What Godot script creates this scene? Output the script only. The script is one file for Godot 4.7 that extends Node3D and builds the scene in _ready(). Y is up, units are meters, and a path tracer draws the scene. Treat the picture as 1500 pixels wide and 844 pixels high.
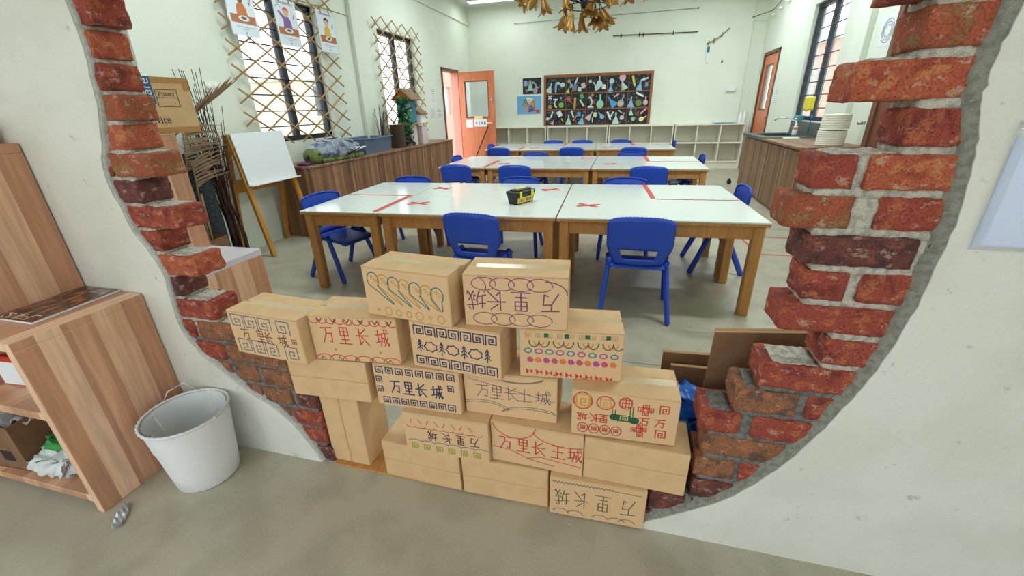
extends Node3D

var M := {}            # shared materials
var taken := {}        # names in use at the root
var rng := RandomNumberGenerator.new()

# ---------------------------------------------------------------- naming
func numbered(called: String) -> String:
	var n: int = taken.get(called, 0)
	taken[called] = n + 1
	return called if n == 0 else "%s_%03d" % [called, n]

func tag(o: Node, label: String, category := "", group := "", kind := "") -> void:
	if label: o.set_meta("label", label)
	if category: o.set_meta("category", category)
	if group: o.set_meta("group", group)
	if kind: o.set_meta("kind", kind)

func thing(called: String, label: String, category: String, at := Vector3.ZERO, turn := 0.0, group := "") -> Node3D:
	var o := Node3D.new()
	o.name = numbered(called)
	add_child(o)
	o.position = at
	o.rotation.y = deg_to_rad(turn)
	tag(o, label, category, group)
	return o

func setting(called: String, label: String, category: String) -> Node3D:
	var o := thing(called, label, category)
	o.set_meta("kind", "structure")
	return o

func part(called: String, st: SurfaceTool, m: Material, parent: Node) -> MeshInstance3D:
	st.generate_normals()
	var o := MeshInstance3D.new()
	o.mesh = st.commit()
	o.material_override = m
	o.name = called if parent != self else numbered(called)
	parent.add_child(o, true)
	return o

func share(called: String, mesh: Mesh, m: Material, parent: Node, xf := Transform3D()) -> MeshInstance3D:
	var o := MeshInstance3D.new()
	o.mesh = mesh
	o.material_override = m
	o.name = called
	parent.add_child(o, true)
	o.transform = xf
	return o

func copy_of(o: Node3D, label: String, at: Vector3, turn: float) -> Node3D:
	var c: Node3D = o.duplicate()
	c.name = numbered(String(o.name).rstrip("0123456789").trim_suffix("_"))
	add_child(c)
	c.position = at
	c.rotation.y = deg_to_rad(turn)
	c.set_meta("label", label)
	return c

# ---------------------------------------------------------------- geometry
func nb(smooth := false) -> SurfaceTool:
	var st := SurfaceTool.new()
	st.begin(Mesh.PRIMITIVE_TRIANGLES)
	st.set_smooth_group(0 if smooth else 0xFFFFFFFF)
	return st

func tri(st: SurfaceTool, a: Vector3, b: Vector3, c: Vector3, out: Vector3) -> void:
	var n := (a - c).cross(a - b)
	st.add_vertex(a)
	if n.dot(out) >= 0.0:
		st.add_vertex(b); st.add_vertex(c)
	else:
		st.add_vertex(c); st.add_vertex(b)

func quad(st: SurfaceTool, a: Vector3, b: Vector3, c: Vector3, d: Vector3, out: Vector3) -> void:
	tri(st, a, b, c, out)
	tri(st, a, c, d, out)

func uvquad(st: SurfaceTool, p: Array, uv: Array, out: Vector3) -> void:
	var n: Vector3 = (p[0] - p[2]).cross(p[0] - p[1])
	var order := [0, 1, 2, 0, 2, 3] if n.dot(out) >= 0.0 else [0, 2, 1, 0, 3, 2]
	for i in order:
		st.set_uv(uv[i])
		st.add_vertex(p[i])

# box with chamfered edges; c centre, s size, xf applied last
func bx(st: SurfaceTool, c: Vector3, s: Vector3, b := 0.0, xf := Transform3D()) -> void:
	var h := s / 2.0
	b = minf(b, minf(h.x, minf(h.y, h.z)) * 0.9)
	var pt := func(sg: Vector3, ax: int) -> Vector3:
		var v := Vector3.ZERO
		for i in 3:
			v[i] = sg[i] * (h[i] if i == ax else h[i] - b)
		return xf * (c + v)
	for a in 3:
		var u := (a + 1) % 3
		var w := (a + 2) % 3
		for sa in [-1.0, 1.0]:
			var q := []
			for e in [[-1.0, -1.0], [1.0, -1.0], [1.0, 1.0], [-1.0, 1.0]]:
				var sg := Vector3.ZERO
				sg[a] = sa; sg[u] = e[0]; sg[w] = e[1]
				q.append(pt.call(sg, a))
			var o := Vector3.ZERO
			o[a] = sa
			quad(st, q[0], q[1], q[2], q[3], xf.basis * o)
			if b > 0.0:
				for su in [-1.0, 1.0]:
					var g0 := Vector3.ZERO
					g0[a] = sa; g0[u] = su; g0[w] = -1.0
					var g1 := g0
					g1[w] = 1.0
					var oo := Vector3.ZERO
					oo[a] = sa; oo[u] = su
					quad(st, pt.call(g0, a), pt.call(g1, a), pt.call(g1, u), pt.call(g0, u), xf.basis * oo)
	if b > 0.0:
		for x in [-1.0, 1.0]:
			for y in [-1.0, 1.0]:
				for z in [-1.0, 1.0]:
					var g := Vector3(x, y, z)
					tri(st, pt.call(g, 0), pt.call(g, 1), pt.call(g, 2), xf.basis * g)

# box given by its two corners
func b2(st: SurfaceTool, lo: Vector3, hi: Vector3, b := 0.0) -> void:
	bx(st, (lo + hi) / 2.0, (hi - lo).abs(), b)

func rod(st: SurfaceTool, a: Vector3, b: Vector3, w: float, d: float, bev := 0.0) -> void:  # squared bar from a to b
	var y := (b - a).normalized()
	var x := (Vector3.RIGHT if absf(y.x) < 0.9 else Vector3.BACK)
	var z := x.cross(y).normalized()
	x = y.cross(z).normalized()
	bx(st, Vector3.ZERO, Vector3(w, (b - a).length(), d), bev, Transform3D(Basis(x, y, z), (a + b) / 2.0))

func tube(st: SurfaceTool, pts: Array, r0: float, r1 := -1.0, sides := 8, caps := true) -> void:
	if r1 < 0.0: r1 = r0
	var rings := []
	var n := pts.size()
	var ref := Vector3.UP
	for i in n:
		var d: Vector3 = (pts[mini(i + 1, n - 1)] - pts[maxi(i - 1, 0)]).normalized()
		if absf(d.dot(ref)) > 0.95: ref = Vector3.RIGHT
		var u := d.cross(ref).normalized()
		var v := d.cross(u).normalized()
		var r := lerpf(r0, r1, float(i) / maxf(1.0, n - 1))
		var ring := []
		for k in sides:
			var t := TAU * k / sides
			ring.append(pts[i] + (u * cos(t) + v * sin(t)) * r)
		rings.append(ring)
		ref = v.cross(d) if n > 2 else ref
	for i in n - 1:
		var mid: Vector3 = (pts[i] + pts[i + 1]) / 2.0
		for k in sides:
			var k2 := (k + 1) % sides
			var a: Vector3 = rings[i][k]
			var c: Vector3 = rings[i + 1][k2]
			quad(st, a, rings[i][k2], c, rings[i + 1][k], (a + c) / 2.0 - mid)
	if caps:
		for k in range(1, sides - 1):
			tri(st, rings[0][0], rings[0][k], rings[0][k + 1], pts[0] - pts[1])
			tri(st, rings[n - 1][0], rings[n - 1][k], rings[n - 1][k + 1], pts[n - 1] - pts[n - 2])

# profile: Vector2(radius, height) upwards; wobble makes it slightly uneven
func lathe(st: SurfaceTool, prof: Array, n := 32, at := Vector3.ZERO, wob := 0.0, sq := Vector2.ONE) -> void:
	var g := func(i: int, k: int) -> Vector3:
		var t := TAU * (k % n) / n
		var p: Vector2 = prof[i]
		var r := p.x * (1.0 + wob * sin(t * 3.0 + i * 1.3) + wob * 0.7 * sin(t * 7.0 + i * 2.1))
		return at + Vector3(cos(t) * r * sq.x, p.y, sin(t) * r * sq.y)
	for i in prof.size() - 1:
		var d: Vector2 = prof[i + 1] - prof[i]
		for k in n:
			var t := TAU * (k + 0.5) / n
			var o := Vector3(cos(t) * d.y, -d.x, sin(t) * d.y)
			quad(st, g.call(i, k), g.call(i, k + 1), g.call(i + 1, k + 1), g.call(i + 1, k), o)

# surface through rows of points, given a thickness; skip[i][j] true leaves a cell open
func shell(st: SurfaceTool, P: Array, th: float, skip := {}) -> void:
	var nr := P.size()
	var nc: int = P[0].size()
	var B := []
	for i in nr:
		var row := []
		for j in nc:
			var du: Vector3 = P[i][mini(j + 1, nc - 1)] - P[i][maxi(j - 1, 0)]
			var dv: Vector3 = P[mini(i + 1, nr - 1)][j] - P[maxi(i - 1, 0)][j]
			row.append(P[i][j] - du.cross(dv).normalized() * th)
		B.append(row)
	var there := func(i: int, j: int) -> bool:
		return i >= 0 and j >= 0 and i < nr - 1 and j < nc - 1 and not skip.has(Vector2i(i, j))
	for i in nr - 1:
		for j in nc - 1:
			if not there.call(i, j): continue
			var o: Vector3 = P[i][j] - B[i][j]
			quad(st, P[i][j], P[i][j + 1], P[i + 1][j + 1], P[i + 1][j], o)
			quad(st, B[i][j], B[i][j + 1], B[i + 1][j + 1], B[i + 1][j], -o)
			var mid: Vector3 = (P[i][j] + P[i + 1][j + 1]) / 2.0
			for e in [[i - 1, j, i, j, i, j + 1], [i + 1, j, i + 1, j, i + 1, j + 1], [i, j - 1, i, j, i + 1, j], [i, j + 1, i, j + 1, i + 1, j + 1]]:
				if not there.call(e[0], e[1]):
					var a: Vector3 = P[e[2]][e[3]]
					var c: Vector3 = P[e[4]][e[5]]
					quad(st, a, c, B[e[4]][e[5]], B[e[2]][e[3]], (a + c) / 2.0 - mid)

# uneven rounded block: fired brick, mortar, stuffed toy
func rough(st: SurfaceTool, c: Vector3, s: Vector3, bev: float, amp: float, cell: float, ns: FastNoiseLite, freq := 40.0) -> void:
	var h := s / 2.0
	for a in 3:
		var u := (a + 1) % 3
		var w := (a + 2) % 3
		var nu := maxi(2, roundi(s[u] / cell))
		var nw := maxi(2, roundi(s[w] / cell))
		for sa in [-1.0, 1.0]:
			var g := []
			for i in nu + 1:
				var row := []
				for j in nw + 1:
					var p := Vector3.ZERO
					p[a] = sa * h[a]
					p[u] = lerpf(-h[u], h[u], float(i) / nu)
					p[w] = lerpf(-h[w], h[w], float(j) / nw)
					var inner := Vector3(clampf(p.x, -h.x + bev, h.x - bev), clampf(p.y, -h.y + bev, h.y - bev), clampf(p.z, -h.z + bev, h.z - bev))
					var d := (p - inner).normalized()
					var q := c + p
					var k := ns.get_noise_3d(q.x * freq, q.y * freq, q.z * freq) + 0.5 * ns.get_noise_3d(q.x * freq * 3.1, q.y * freq * 3.1, q.z * freq * 3.1)
					row.append(c + inner + d * (bev + amp * k))
				g.append(row)
			var o := Vector3.ZERO
			o[a] = sa
			for i in nu:
				for j in nw:
					quad(st, g[i][j], g[i + 1][j], g[i + 1][j + 1], g[i][j + 1], o)

# thin sheet with print on its front: origin = lower left corner, ux and uy its edges, rect = part of the picture shown
func sheet(st: SurfaceTool, o: Vector3, ux: Vector3, uy: Vector3, th: float, rect := Rect2(0, 0, 1, 1)) -> void:
	var n := ux.cross(uy).normalized()
	var p := [o, o + ux, o + ux + uy, o + uy]
	var f := []
	for q in p: f.append(q + n * th)
	var r0 := rect.position
	var r1 := rect.end
	uvquad(st, f, [Vector2(r0.x, r1.y), r1, Vector2(r1.x, r0.y), r0], n)
	var e := Vector2(lerpf(r0.x, r1.x, 0.01), lerpf(r0.y, r1.y, 0.01))
	uvquad(st, p, [e, e, e, e], -n)
	for i in 4:
		var j := (i + 1) % 4
		uvquad(st, [p[i], p[j], f[j], f[i]], [e, e, e, e], (p[i] + p[j]) / 2.0 - (p[0] + p[2]) / 2.0)

# upright slab with rectangular openings. along = unit vector of the wall's length, nrm = its room side; holes [a0, a1, y0, y1]
func slab(st: SurfaceTool, o: Vector3, along: Vector3, nrm: Vector3, length: float, height: float, th: float, holes: Array) -> void:
	var A := [0.0, length]
	var Y := [0.0, height]
	for h in holes:
		A.append_array([h[0], h[1]])
		Y.append_array([h[2], h[3]])
	A.sort(); Y.sort()
	var open := func(i: int, j: int) -> bool:
		if i < 0 or j < 0 or i >= A.size() - 1 or j >= Y.size() - 1: return true
		var ma: float = (A[i] + A[i + 1]) / 2.0
		var my: float = (Y[j] + Y[j + 1]) / 2.0
		for h in holes:
			if ma > h[0] and ma < h[1] and my > h[2] and my < h[3]: return true
		return false
	var pt := func(a: float, y: float, t: float) -> Vector3:
		return o + along * a + Vector3.UP * y - nrm * t
	for i in A.size() - 1:
		if A[i + 1] - A[i] < 1e-5: continue
		for j in Y.size() - 1:
			if Y[j + 1] - Y[j] < 1e-5 or open.call(i, j): continue
			for t in [0.0, th]:
				quad(st, pt.call(A[i], Y[j], t), pt.call(A[i + 1], Y[j], t), pt.call(A[i + 1], Y[j + 1], t), pt.call(A[i], Y[j + 1], t), nrm if t == 0.0 else -nrm)
			for e in [[i - 1, j, A[i], Y[j], A[i], Y[j + 1], -along], [i + 1, j, A[i + 1], Y[j], A[i + 1], Y[j + 1], along], [i, j - 1, A[i], Y[j], A[i + 1], Y[j], Vector3.DOWN], [i, j + 1, A[i], Y[j + 1], A[i + 1], Y[j + 1], Vector3.UP]]:
				if open.call(e[0], e[1]):
					quad(st, pt.call(e[2], e[3], 0.0), pt.call(e[4], e[5], 0.0), pt.call(e[4], e[5], th), pt.call(e[2], e[3], th), e[6])

func lettering(text: String, size: float, m: Material, parent: Node, at: Vector3, basis := Basis(), serif := false, called := "lettering") -> MeshInstance3D:
	var f := SystemFont.new()
	f.font_names = PackedStringArray(["Droid Serif" if serif else "Droid Sans"])
	var t := TextMesh.new()
	t.text = text
	t.font = f
	t.font_size = 32
	t.pixel_size = size / 32.0
	t.depth = 0.0006
	t.curve_step = 1.0
	return share(called, t, m, parent, Transform3D(basis, at))

# ---------------------------------------------------------------- drawing pictures
class Pad:
	var im: Image
	var w: int
	var h: int
	var thick := 1.0   # pen width factor
	func _init(W: int, H: int, c: Color) -> void:
		w = W; h = H
		im = Image.create(W, H, false, Image.FORMAT_RGB8)
		im.fill(c)
	func dot(x: float, y: float, r: float, c: Color) -> void:
		for j in range(floori(y - r), ceili(y + r) + 1):
			for i in range(floori(x - r), ceili(x + r) + 1):
				if i < 0 or j < 0 or i >= w or j >= h: continue
				var a := clampf(r + 0.5 - Vector2(i + 0.5 - x, j + 0.5 - y).length(), 0.0, 1.0)
				if a > 0.0: im.set_pixel(i, j, im.get_pixel(i, j).lerp(c, a))
	func line(p: Array, c: Color, r := 1.6) -> void:   # points as shares of the width and height
		r *= thick
		for k in p.size() - 1:
			var a: Vector2 = p[k] * Vector2(w, h)
			var b: Vector2 = p[k + 1] * Vector2(w, h)
			var n := maxi(1, ceili((b - a).length() / maxf(0.7, r * 0.6)))
			for i in n + 1:
				var q := a.lerp(b, float(i) / n)
				dot(q.x, q.y, r, c)
	func arc(x: float, y: float, rx: float, ry: float, a0: float, a1: float, c: Color, r := 1.6) -> void:
		var p := []
		for i in 19:
			var t := lerpf(a0, a1, i / 18.0)
			p.append(Vector2(x + cos(t) * rx, y + sin(t) * ry))
		line(p, c, r)
	func fill(p: Array, c: Color) -> void:
		var q := PackedVector2Array()
		var lo := 1e9
		var hi := -1e9
		for v in p:
			q.append(v * Vector2(w, h))
			lo = minf(lo, v.y * h); hi = maxf(hi, v.y * h)
		for y in range(maxi(0, floori(lo)), mini(h, ceili(hi) + 1)):
			var xs := []
			for i in q.size():
				var a := q[i]
				var b := q[(i + 1) % q.size()]
				if (a.y <= y + 0.5) != (b.y <= y + 0.5):
					xs.append(a.x + (y + 0.5 - a.y) / (b.y - a.y) * (b.x - a.x))
			xs.sort()
			for i in range(0, xs.size() - 1, 2):
				for x in range(maxi(0, roundi(xs[i])), mini(w, roundi(xs[i + 1]))):
					im.set_pixel(x, y, c)
	func oval(x: float, y: float, rx: float, ry: float, c: Color) -> void:
		var p := []
		for i in 20: p.append(Vector2(x + cos(TAU * i / 20) * rx, y + sin(TAU * i / 20) * ry))
		fill(p, c)
	func rect(x0: float, y0: float, x1: float, y1: float, c: Color) -> void:
		fill([Vector2(x0, y0), Vector2(x1, y0), Vector2(x1, y1), Vector2(x0, y1)], c)
	# square spiral, drawn from outside in; m mirrors it
	func spiral(x: float, y: float, sx: float, sy: float, c: Color, r := 1.6, m := 1.0) -> void:
		var u := [Vector2(-1, 1), Vector2(-1, -1), Vector2(1, -1), Vector2(1, 0.75), Vector2(-0.35, 0.75), Vector2(-0.35, -0.3), Vector2(0.4, -0.3), Vector2(0.4, 0.25), Vector2(0.05, 0.25)]
		var p := []
		for v in u: p.append(Vector2(x + v.x * sx * m, y + v.y * sy))
		line(p, c, r)
	func curl(x: float, y: float, rx: float, ry: float, c: Color, r := 1.6) -> void:
		var p := []
		for i in 26:
			var t := i / 25.0
			p.append(Vector2(x + cos(t * 15.0) * rx * (1.0 - t * 0.9), y + sin(t * 15.0) * ry * (1.0 - t * 0.9)))
		line(p, c, r)
	func cloud(x: float, y: float, rx: float, ry: float, c: Color, r := 1.6) -> void:
		var p := []
		for i in 61:
			var t := TAU * i / 60.0
			var k := 1.0 - 0.22 * absf(cos(t * 3.5))
			p.append(Vector2(x + cos(t) * rx * k, y + sin(t) * ry * k))
		line(p, c, r)
	func pine(x: float, y: float, s: float, c: Color, r := 1.6) -> void:
		line([Vector2(x, y - s), Vector2(x, y + s)], c, r)
		for k in 3:
			var yy := y - s + s * 0.55 * k
			var wd := 0.018 + 0.007 * k
			line([Vector2(x - wd, yy + s * 0.5), Vector2(x, yy), Vector2(x + wd, yy + s * 0.5)], c, r)
	# handwritten characters as strokes in a unit square
	func sign(which: String, x: float, y: float, sx: float, sy: float, c: Color, r := 1.6, flip := false) -> void:
		var G := {
			"wan": [[0.05, 0.12, 0.95, 0.08], [0.45, 0.12, 0.42, 0.45, 0.1, 0.95], [0.42, 0.42, 0.85, 0.4, 0.8, 0.9, 0.6, 0.84]],
			"li": [[0.2, 0.05, 0.2, 0.5], [0.2, 0.05, 0.8, 0.05, 0.8, 0.5], [0.2, 0.28, 0.8, 0.28], [0.2, 0.5, 0.8, 0.5], [0.5, 0.05, 0.5, 0.95], [0.22, 0.72, 0.78, 0.72], [0.02, 0.95, 0.98, 0.95]],
			"chang": [[0.8, 0.06, 0.4, 0.34], [0.3, 0.02, 0.3, 0.95, 0.5, 0.78], [0.03, 0.46, 0.97, 0.44], [0.4, 0.46, 0.95, 0.97]],
			"cheng": [[0.03, 0.35, 0.36, 0.33], [0.19, 0.1, 0.19, 0.72], [0.0, 0.78, 0.38, 0.68], [0.42, 0.27, 0.98, 0.24], [0.47, 0.27, 0.46, 0.6, 0.33, 0.95], [0.47, 0.5, 0.63, 0.5, 0.61, 0.76, 0.53, 0.72], [0.68, 0.02, 0.74, 0.6, 0.93, 0.95, 0.98, 0.8], [0.92, 0.48, 0.62, 0.95], [0.82, 0.04, 0.9, 0.13]],
			"wang": [[0.1, 0.08, 0.9, 0.08], [0.15, 0.5, 0.85, 0.5], [0.5, 0.08, 0.5, 0.94], [0.0, 0.94, 1.0, 0.94]],
			"tu": [[0.15, 0.4, 0.85, 0.4], [0.5, 0.05, 0.5, 0.9], [0.0, 0.92, 1.0, 0.9]],
			"da": [[0.05, 0.35, 0.95, 0.33], [0.5, 0.05, 0.45, 0.5, 0.05, 0.95], [0.5, 0.4, 0.95, 0.95]],
			"zhong": [[0.15, 0.25, 0.85, 0.25, 0.8, 0.6, 0.2, 0.6, 0.15, 0.25], [0.5, 0.02, 0.5, 0.98]]}
		for s in G[which]:
			var p := []
			for i in range(0, s.size(), 2):
				var v := Vector2(s[i] - 0.5, s[i + 1] - 0.5)
				if flip: v = -v
				p.append(Vector2(x + v.x * sx, y + v.y * sy))
			line(p, c, r)
	func texture() -> ImageTexture:
		return ImageTexture.create_from_image(im)

# ---------------------------------------------------------------- materials
func noise(sd: int, f: float, oct := 4) -> FastNoiseLite:
	var n := FastNoiseLite.new()
	n.seed = sd
	n.noise_type = FastNoiseLite.TYPE_SIMPLEX_SMOOTH
	n.frequency = f
	n.fractal_octaves = oct
	return n

func rgb8(r: int, g: int, b: int) -> Color:
	return Color8(r, g, b)

func plain(c: Color, rough_ := 0.6, metal := 0.0) -> StandardMaterial3D:
	var m := StandardMaterial3D.new()
	m.albedo_color = c
	m.roughness = rough_
	m.metallic = metal
	return m

func textured(im: Image, scale: float, rough_ := 0.7, world := false, bump: Image = null, bump_k := 1.0) -> StandardMaterial3D:
	var m := StandardMaterial3D.new()
	m.albedo_texture = ImageTexture.create_from_image(im)
	m.roughness = rough_
	m.uv1_triplanar = true
	m.uv1_world_triplanar = world
	m.uv1_scale = Vector3.ONE * scale
	m.uv1_triplanar_sharpness = 8.0
	if bump:
		var b: Image = bump.duplicate()
		b.bump_map_to_normal_map(bump_k)
		m.normal_enabled = true
		m.normal_texture = ImageTexture.create_from_image(b)
	return m

func printed(t: Texture2D, rough_ := 0.6) -> StandardMaterial3D:
	var m := StandardMaterial3D.new()
	m.albedo_texture = t
	m.roughness = rough_
	m.texture_repeat = false
	return m

# noise that repeats every W pixels down the picture
func wrapn(n: FastNoiseLite, x: float, y: float, size: float, r: float) -> float:
	var t := TAU * y / size
	return n.get_noise_3d(x, cos(t) * r, sin(t) * r)

func wood_picture(sd: int, tones: Array, strip_lo: int, strip_hi: int, contrast: float) -> Image:
	var s := 512
	var im := Image.create(s, s, false, Image.FORMAT_RGB8)
	rng.seed = sd
	var n := noise(sd, 1.0, 3)
	var tone := []
	var off := []
	var x := 0
	while x < s:
		var w := rng.randi_range(strip_lo, strip_hi)
		var t: Color = tones[rng.randi() % tones.size()]
		t = t.lerp(tones[rng.randi() % tones.size()], rng.randf() * 0.6).lerp(tones[0], 0.2)
		var o := rng.randf() * 900.0
		for i in w:
			tone.append(t); off.append(o)
		x += w
	for i in s:
		var c: Color = tone[i]
		for j in s:
			var g := wrapn(n, i * 0.05 + off[i], j, s, 0.32)
			var f := wrapn(n, i * 0.35 + off[i], j, s, 0.7)
			var k := 1.0 + contrast * (g * 0.9 + f * 0.45)
			im.set_pixel(i, j, Color(c.r * k, c.g * k, c.b * k))
	return im

func speckled(sd: int, size: int, base: Color, other: Color, f1: float, amt1: float, fleck: Color, f2: float, cut: float, grain: float) -> Array:
	var im := Image.create(size, size, false, Image.FORMAT_RGB8)
	var bump := Image.create(size, size, false, Image.FORMAT_RGB8)
	var n1 := noise(sd, f1, 4)
	var n2 := noise(sd + 7, f2, 3)
	var n3 := noise(sd + 13, 0.25, 2)
	for j in size:
		for i in size:
			var a := clampf(n1.get_noise_2d(i, j) * 1.7 + 0.3, 0.0, 1.0) * amt1
			var c := base.lerp(other, a)
			var g := n3.get_noise_2d(i, j)
			var k := 1.0 + grain * g
			c = Color(c.r * k, c.g * k, c.b * k)
			var fl := smoothstep(cut, cut + 0.18, n2.get_noise_2d(i, j) + 0.25 * g)
			c = c.lerp(fleck, fl * 0.75)
			im.set_pixel(i, j, c)
			var hgt := clampf(0.5 + 0.25 * g + 0.2 * a + 0.2 * fl, 0.0, 1.0)
			bump.set_pixel(i, j, Color(hgt, hgt, hgt))
	return [im, bump]

# fired clay: burnt and pale patches, pits, streaks of lime left from the old joints
func brick_picture(sd: int, base: Color, burnt: Color, pale: Color, lime_cut: float) -> Array:
	var size := 320
	var im := Image.create(size, size, false, Image.FORMAT_RGB8)
	var bump := Image.create(size, size, false, Image.FORMAT_RGB8)
	var n1 := noise(sd, 0.012, 4)
	var n2 := noise(sd + 5, 0.020, 4)
	var n3 := noise(sd + 9, 0.16, 3)
	var n4 := noise(sd + 17, 0.035, 5)
	for j in size:
		for i in size:
			var c := base.lerp(burnt, smoothstep(0.0, 0.45, n1.get_noise_2d(i, j)))
			c = c.lerp(pale, 0.85 * smoothstep(0.05, 0.45, n2.get_noise_2d(i, j)))
			var g := n3.get_noise_2d(i, j)
			var k := 1.0 + 0.22 * g
			c = Color(c.r * k, c.g * k, c.b * k)
			var pit := smoothstep(0.42, 0.6, -g)
			c = c.lerp(burnt * 0.7, 0.5 * pit)
			var lm := smoothstep(lime_cut - 0.2, lime_cut + 0.25, n4.get_noise_2d(i * 0.55, j * 0.8) * 1.2 + 0.3 * g)
			c = c.lerp(Color8(204, 188, 172), 0.55 * lm)
			im.set_pixel(i, j, c)
			var h := clampf(0.5 + 0.28 * g - 0.3 * pit + 0.12 * lm + 0.15 * n4.get_noise_2d(i, j), 0.0, 1.0)
			bump.set_pixel(i, j, Color(h, h, h))
	return [im, bump]

func make_materials() -> void:
	# brushed room paints
	var p := speckled(3, 512, rgb8(227, 231, 217), rgb8(220, 225, 208), 0.006, 0.5, rgb8(205, 207, 190), 0.02, 0.62, 0.012)
	M.paint = textured(p[0], 0.4, 0.62, true)
	p = speckled(5, 512, rgb8(222, 220, 208), rgb8(211, 209, 195), 0.008, 0.6, rgb8(178, 176, 164), 0.03, 0.62, 0.015)
	M.plaster = textured(p[0], 0.8, 0.7, true, p[1], 0.6)
	M.ceiling = plain(rgb8(222, 224, 216), 0.9)
	p = speckled(11, 1024, rgb8(184, 176, 156), rgb8(166, 158, 139), 0.008, 0.7, rgb8(190, 184, 170), 0.03, 0.56, 0.05)
	M.floor = textured(p[0], 0.5, 0.33, true)
	# wood
	var tones := [rgb8(222, 172, 138), rgb8(188, 134, 102), rgb8(234, 194, 162), rgb8(168, 116, 90), rgb8(208, 156, 122)]
	M.laminate = textured(wood_picture(21, tones, 14, 52, 0.12), 1.55, 0.42)
	var shaded_laminate := [rgb8(150, 108, 78), rgb8(120, 84, 61), rgb8(166, 124, 92), rgb8(106, 74, 54)]
	M.shaded_laminate = textured(wood_picture(23, shaded_laminate, 14, 46, 0.16), 1.4, 0.4, true)  # darker copy of the laminate, with shade put into its tones
	M.beech = textured(wood_picture(29, [rgb8(190, 134, 70), rgb8(180, 124, 62), rgb8(198, 144, 82)], 90, 160, 0.14), 2.2, 0.45)
	M.easel_wood = textured(wood_picture(31, [rgb8(202, 146, 62), rgb8(192, 136, 56)], 90, 160, 0.12), 2.0, 0.5)
	M.door = textured(wood_picture(37, [rgb8(220, 128, 84), rgb8(212, 118, 76), rgb8(226, 136, 92)], 60, 120, 0.10), 1.0, 0.4, true)
	M.frame = plain(rgb8(112, 70, 50), 0.5)
	M.board_frame = plain(rgb8(150, 92, 50), 0.5)
	M.bamboo = plain(rgb8(176, 138, 84), 0.55)
	M.bark = textured(wood_picture(41, [rgb8(70, 54, 42), rgb8(52, 40, 32), rgb8(84, 66, 50)], 8, 22, 0.5), 4.0, 0.9)
	M.twig = plain(rgb8(74, 44, 36), 0.85)
	M.straw = plain(rgb8(142, 112, 80), 0.85)
	M.palm = plain(rgb8(126, 102, 76), 0.85)
	M.dowel = plain(rgb8(190, 150, 104), 0.7)
	# masonry
	for e in [["brick_red", 51, rgb8(150, 66, 50), rgb8(118, 50, 42), rgb8(172, 96, 62), 0.50], ["brick_orange", 53, rgb8(172, 86, 58), rgb8(150, 66, 48), rgb8(188, 118, 74), 0.50], ["brick_dark", 57, rgb8(104, 56, 50), rgb8(74, 46, 44), rgb8(136, 76, 56), 0.46], ["brick_brown", 59, rgb8(140, 92, 62), rgb8(98, 74, 58), rgb8(168, 104, 68), 0.56], ["brick_ochre", 67, rgb8(150, 80, 54), rgb8(140, 104, 62), rgb8(172, 84, 58), 0.50]]:
		p = brick_picture(e[1], e[2], e[3], e[4], e[5])
		M[e[0]] = textured(p[0], 3.2, 0.9, false, p[1], 4.0)
	p = speckled(61, 256, rgb8(196, 189, 172), rgb8(150, 144, 132), 0.03, 0.8, rgb8(206, 202, 188), 0.07, 0.4, 0.2)
	M.mortar = textured(p[0], 6.0, 0.95, false, p[1], 4.0)
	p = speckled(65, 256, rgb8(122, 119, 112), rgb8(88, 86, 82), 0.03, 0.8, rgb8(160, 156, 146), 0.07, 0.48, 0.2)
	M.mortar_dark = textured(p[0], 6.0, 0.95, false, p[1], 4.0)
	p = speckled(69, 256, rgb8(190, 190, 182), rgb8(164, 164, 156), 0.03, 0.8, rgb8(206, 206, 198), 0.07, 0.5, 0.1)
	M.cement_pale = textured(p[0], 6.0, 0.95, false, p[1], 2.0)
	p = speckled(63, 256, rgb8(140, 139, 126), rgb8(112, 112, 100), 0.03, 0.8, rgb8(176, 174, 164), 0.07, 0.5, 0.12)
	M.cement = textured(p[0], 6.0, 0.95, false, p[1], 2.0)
	# cardboard
	p = speckled(71, 256, rgb8(216, 178, 132), rgb8(209, 170, 124), 0.015, 0.8, rgb8(222, 186, 142), 0.05, 0.6, 0.02)
	M.card = textured(p[0], 3.0, 0.82)
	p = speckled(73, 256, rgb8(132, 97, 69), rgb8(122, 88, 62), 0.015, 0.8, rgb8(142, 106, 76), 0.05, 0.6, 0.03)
	M.card_dark = textured(p[0], 3.0, 0.85)  # brown cardboard, with the shade behind the bricks mixed into its colour
	M.card_edge = plain(rgb8(170, 132, 90), 0.9)
	M.tape_clear = plain(rgb8(206, 180, 138), 0.18)
	M.tape_brown = plain(rgb8(182, 132, 70), 0.3)
	# plastics, metals, paper
	M.blue = plain(rgb8(36, 78, 196), 0.38)
	M.table_white = plain(rgb8(226, 230, 224), 0.13)
	M.red_tape = plain(rgb8(202, 62, 48), 0.5)
	M.white = plain(rgb8(232, 232, 230), 0.45)
	M.offwhite = plain(rgb8(236, 232, 216), 0.5)
	M.paper = plain(rgb8(228, 230, 232), 0.8)
	M.black = plain(rgb8(26, 27, 30), 0.45)
	M.black_metal = plain(rgb8(40, 42, 46), 0.4, 0.3)
	M.dark_gap = plain(rgb8(24, 24, 24), 0.9)
	M.chrome = plain(rgb8(200, 202, 204), 0.18, 1.0)
	M.yellow = plain(rgb8(232, 216, 40), 0.45)
	M.label_yellow = plain(rgb8(228, 196, 90), 0.6)
	M.brass = plain(rgb8(164, 122, 58), 0.4, 0.7)
	M.ink = plain(rgb8(40, 34, 30), 0.8)
	M.blue_print = plain(rgb8(28, 96, 140), 0.6)
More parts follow.
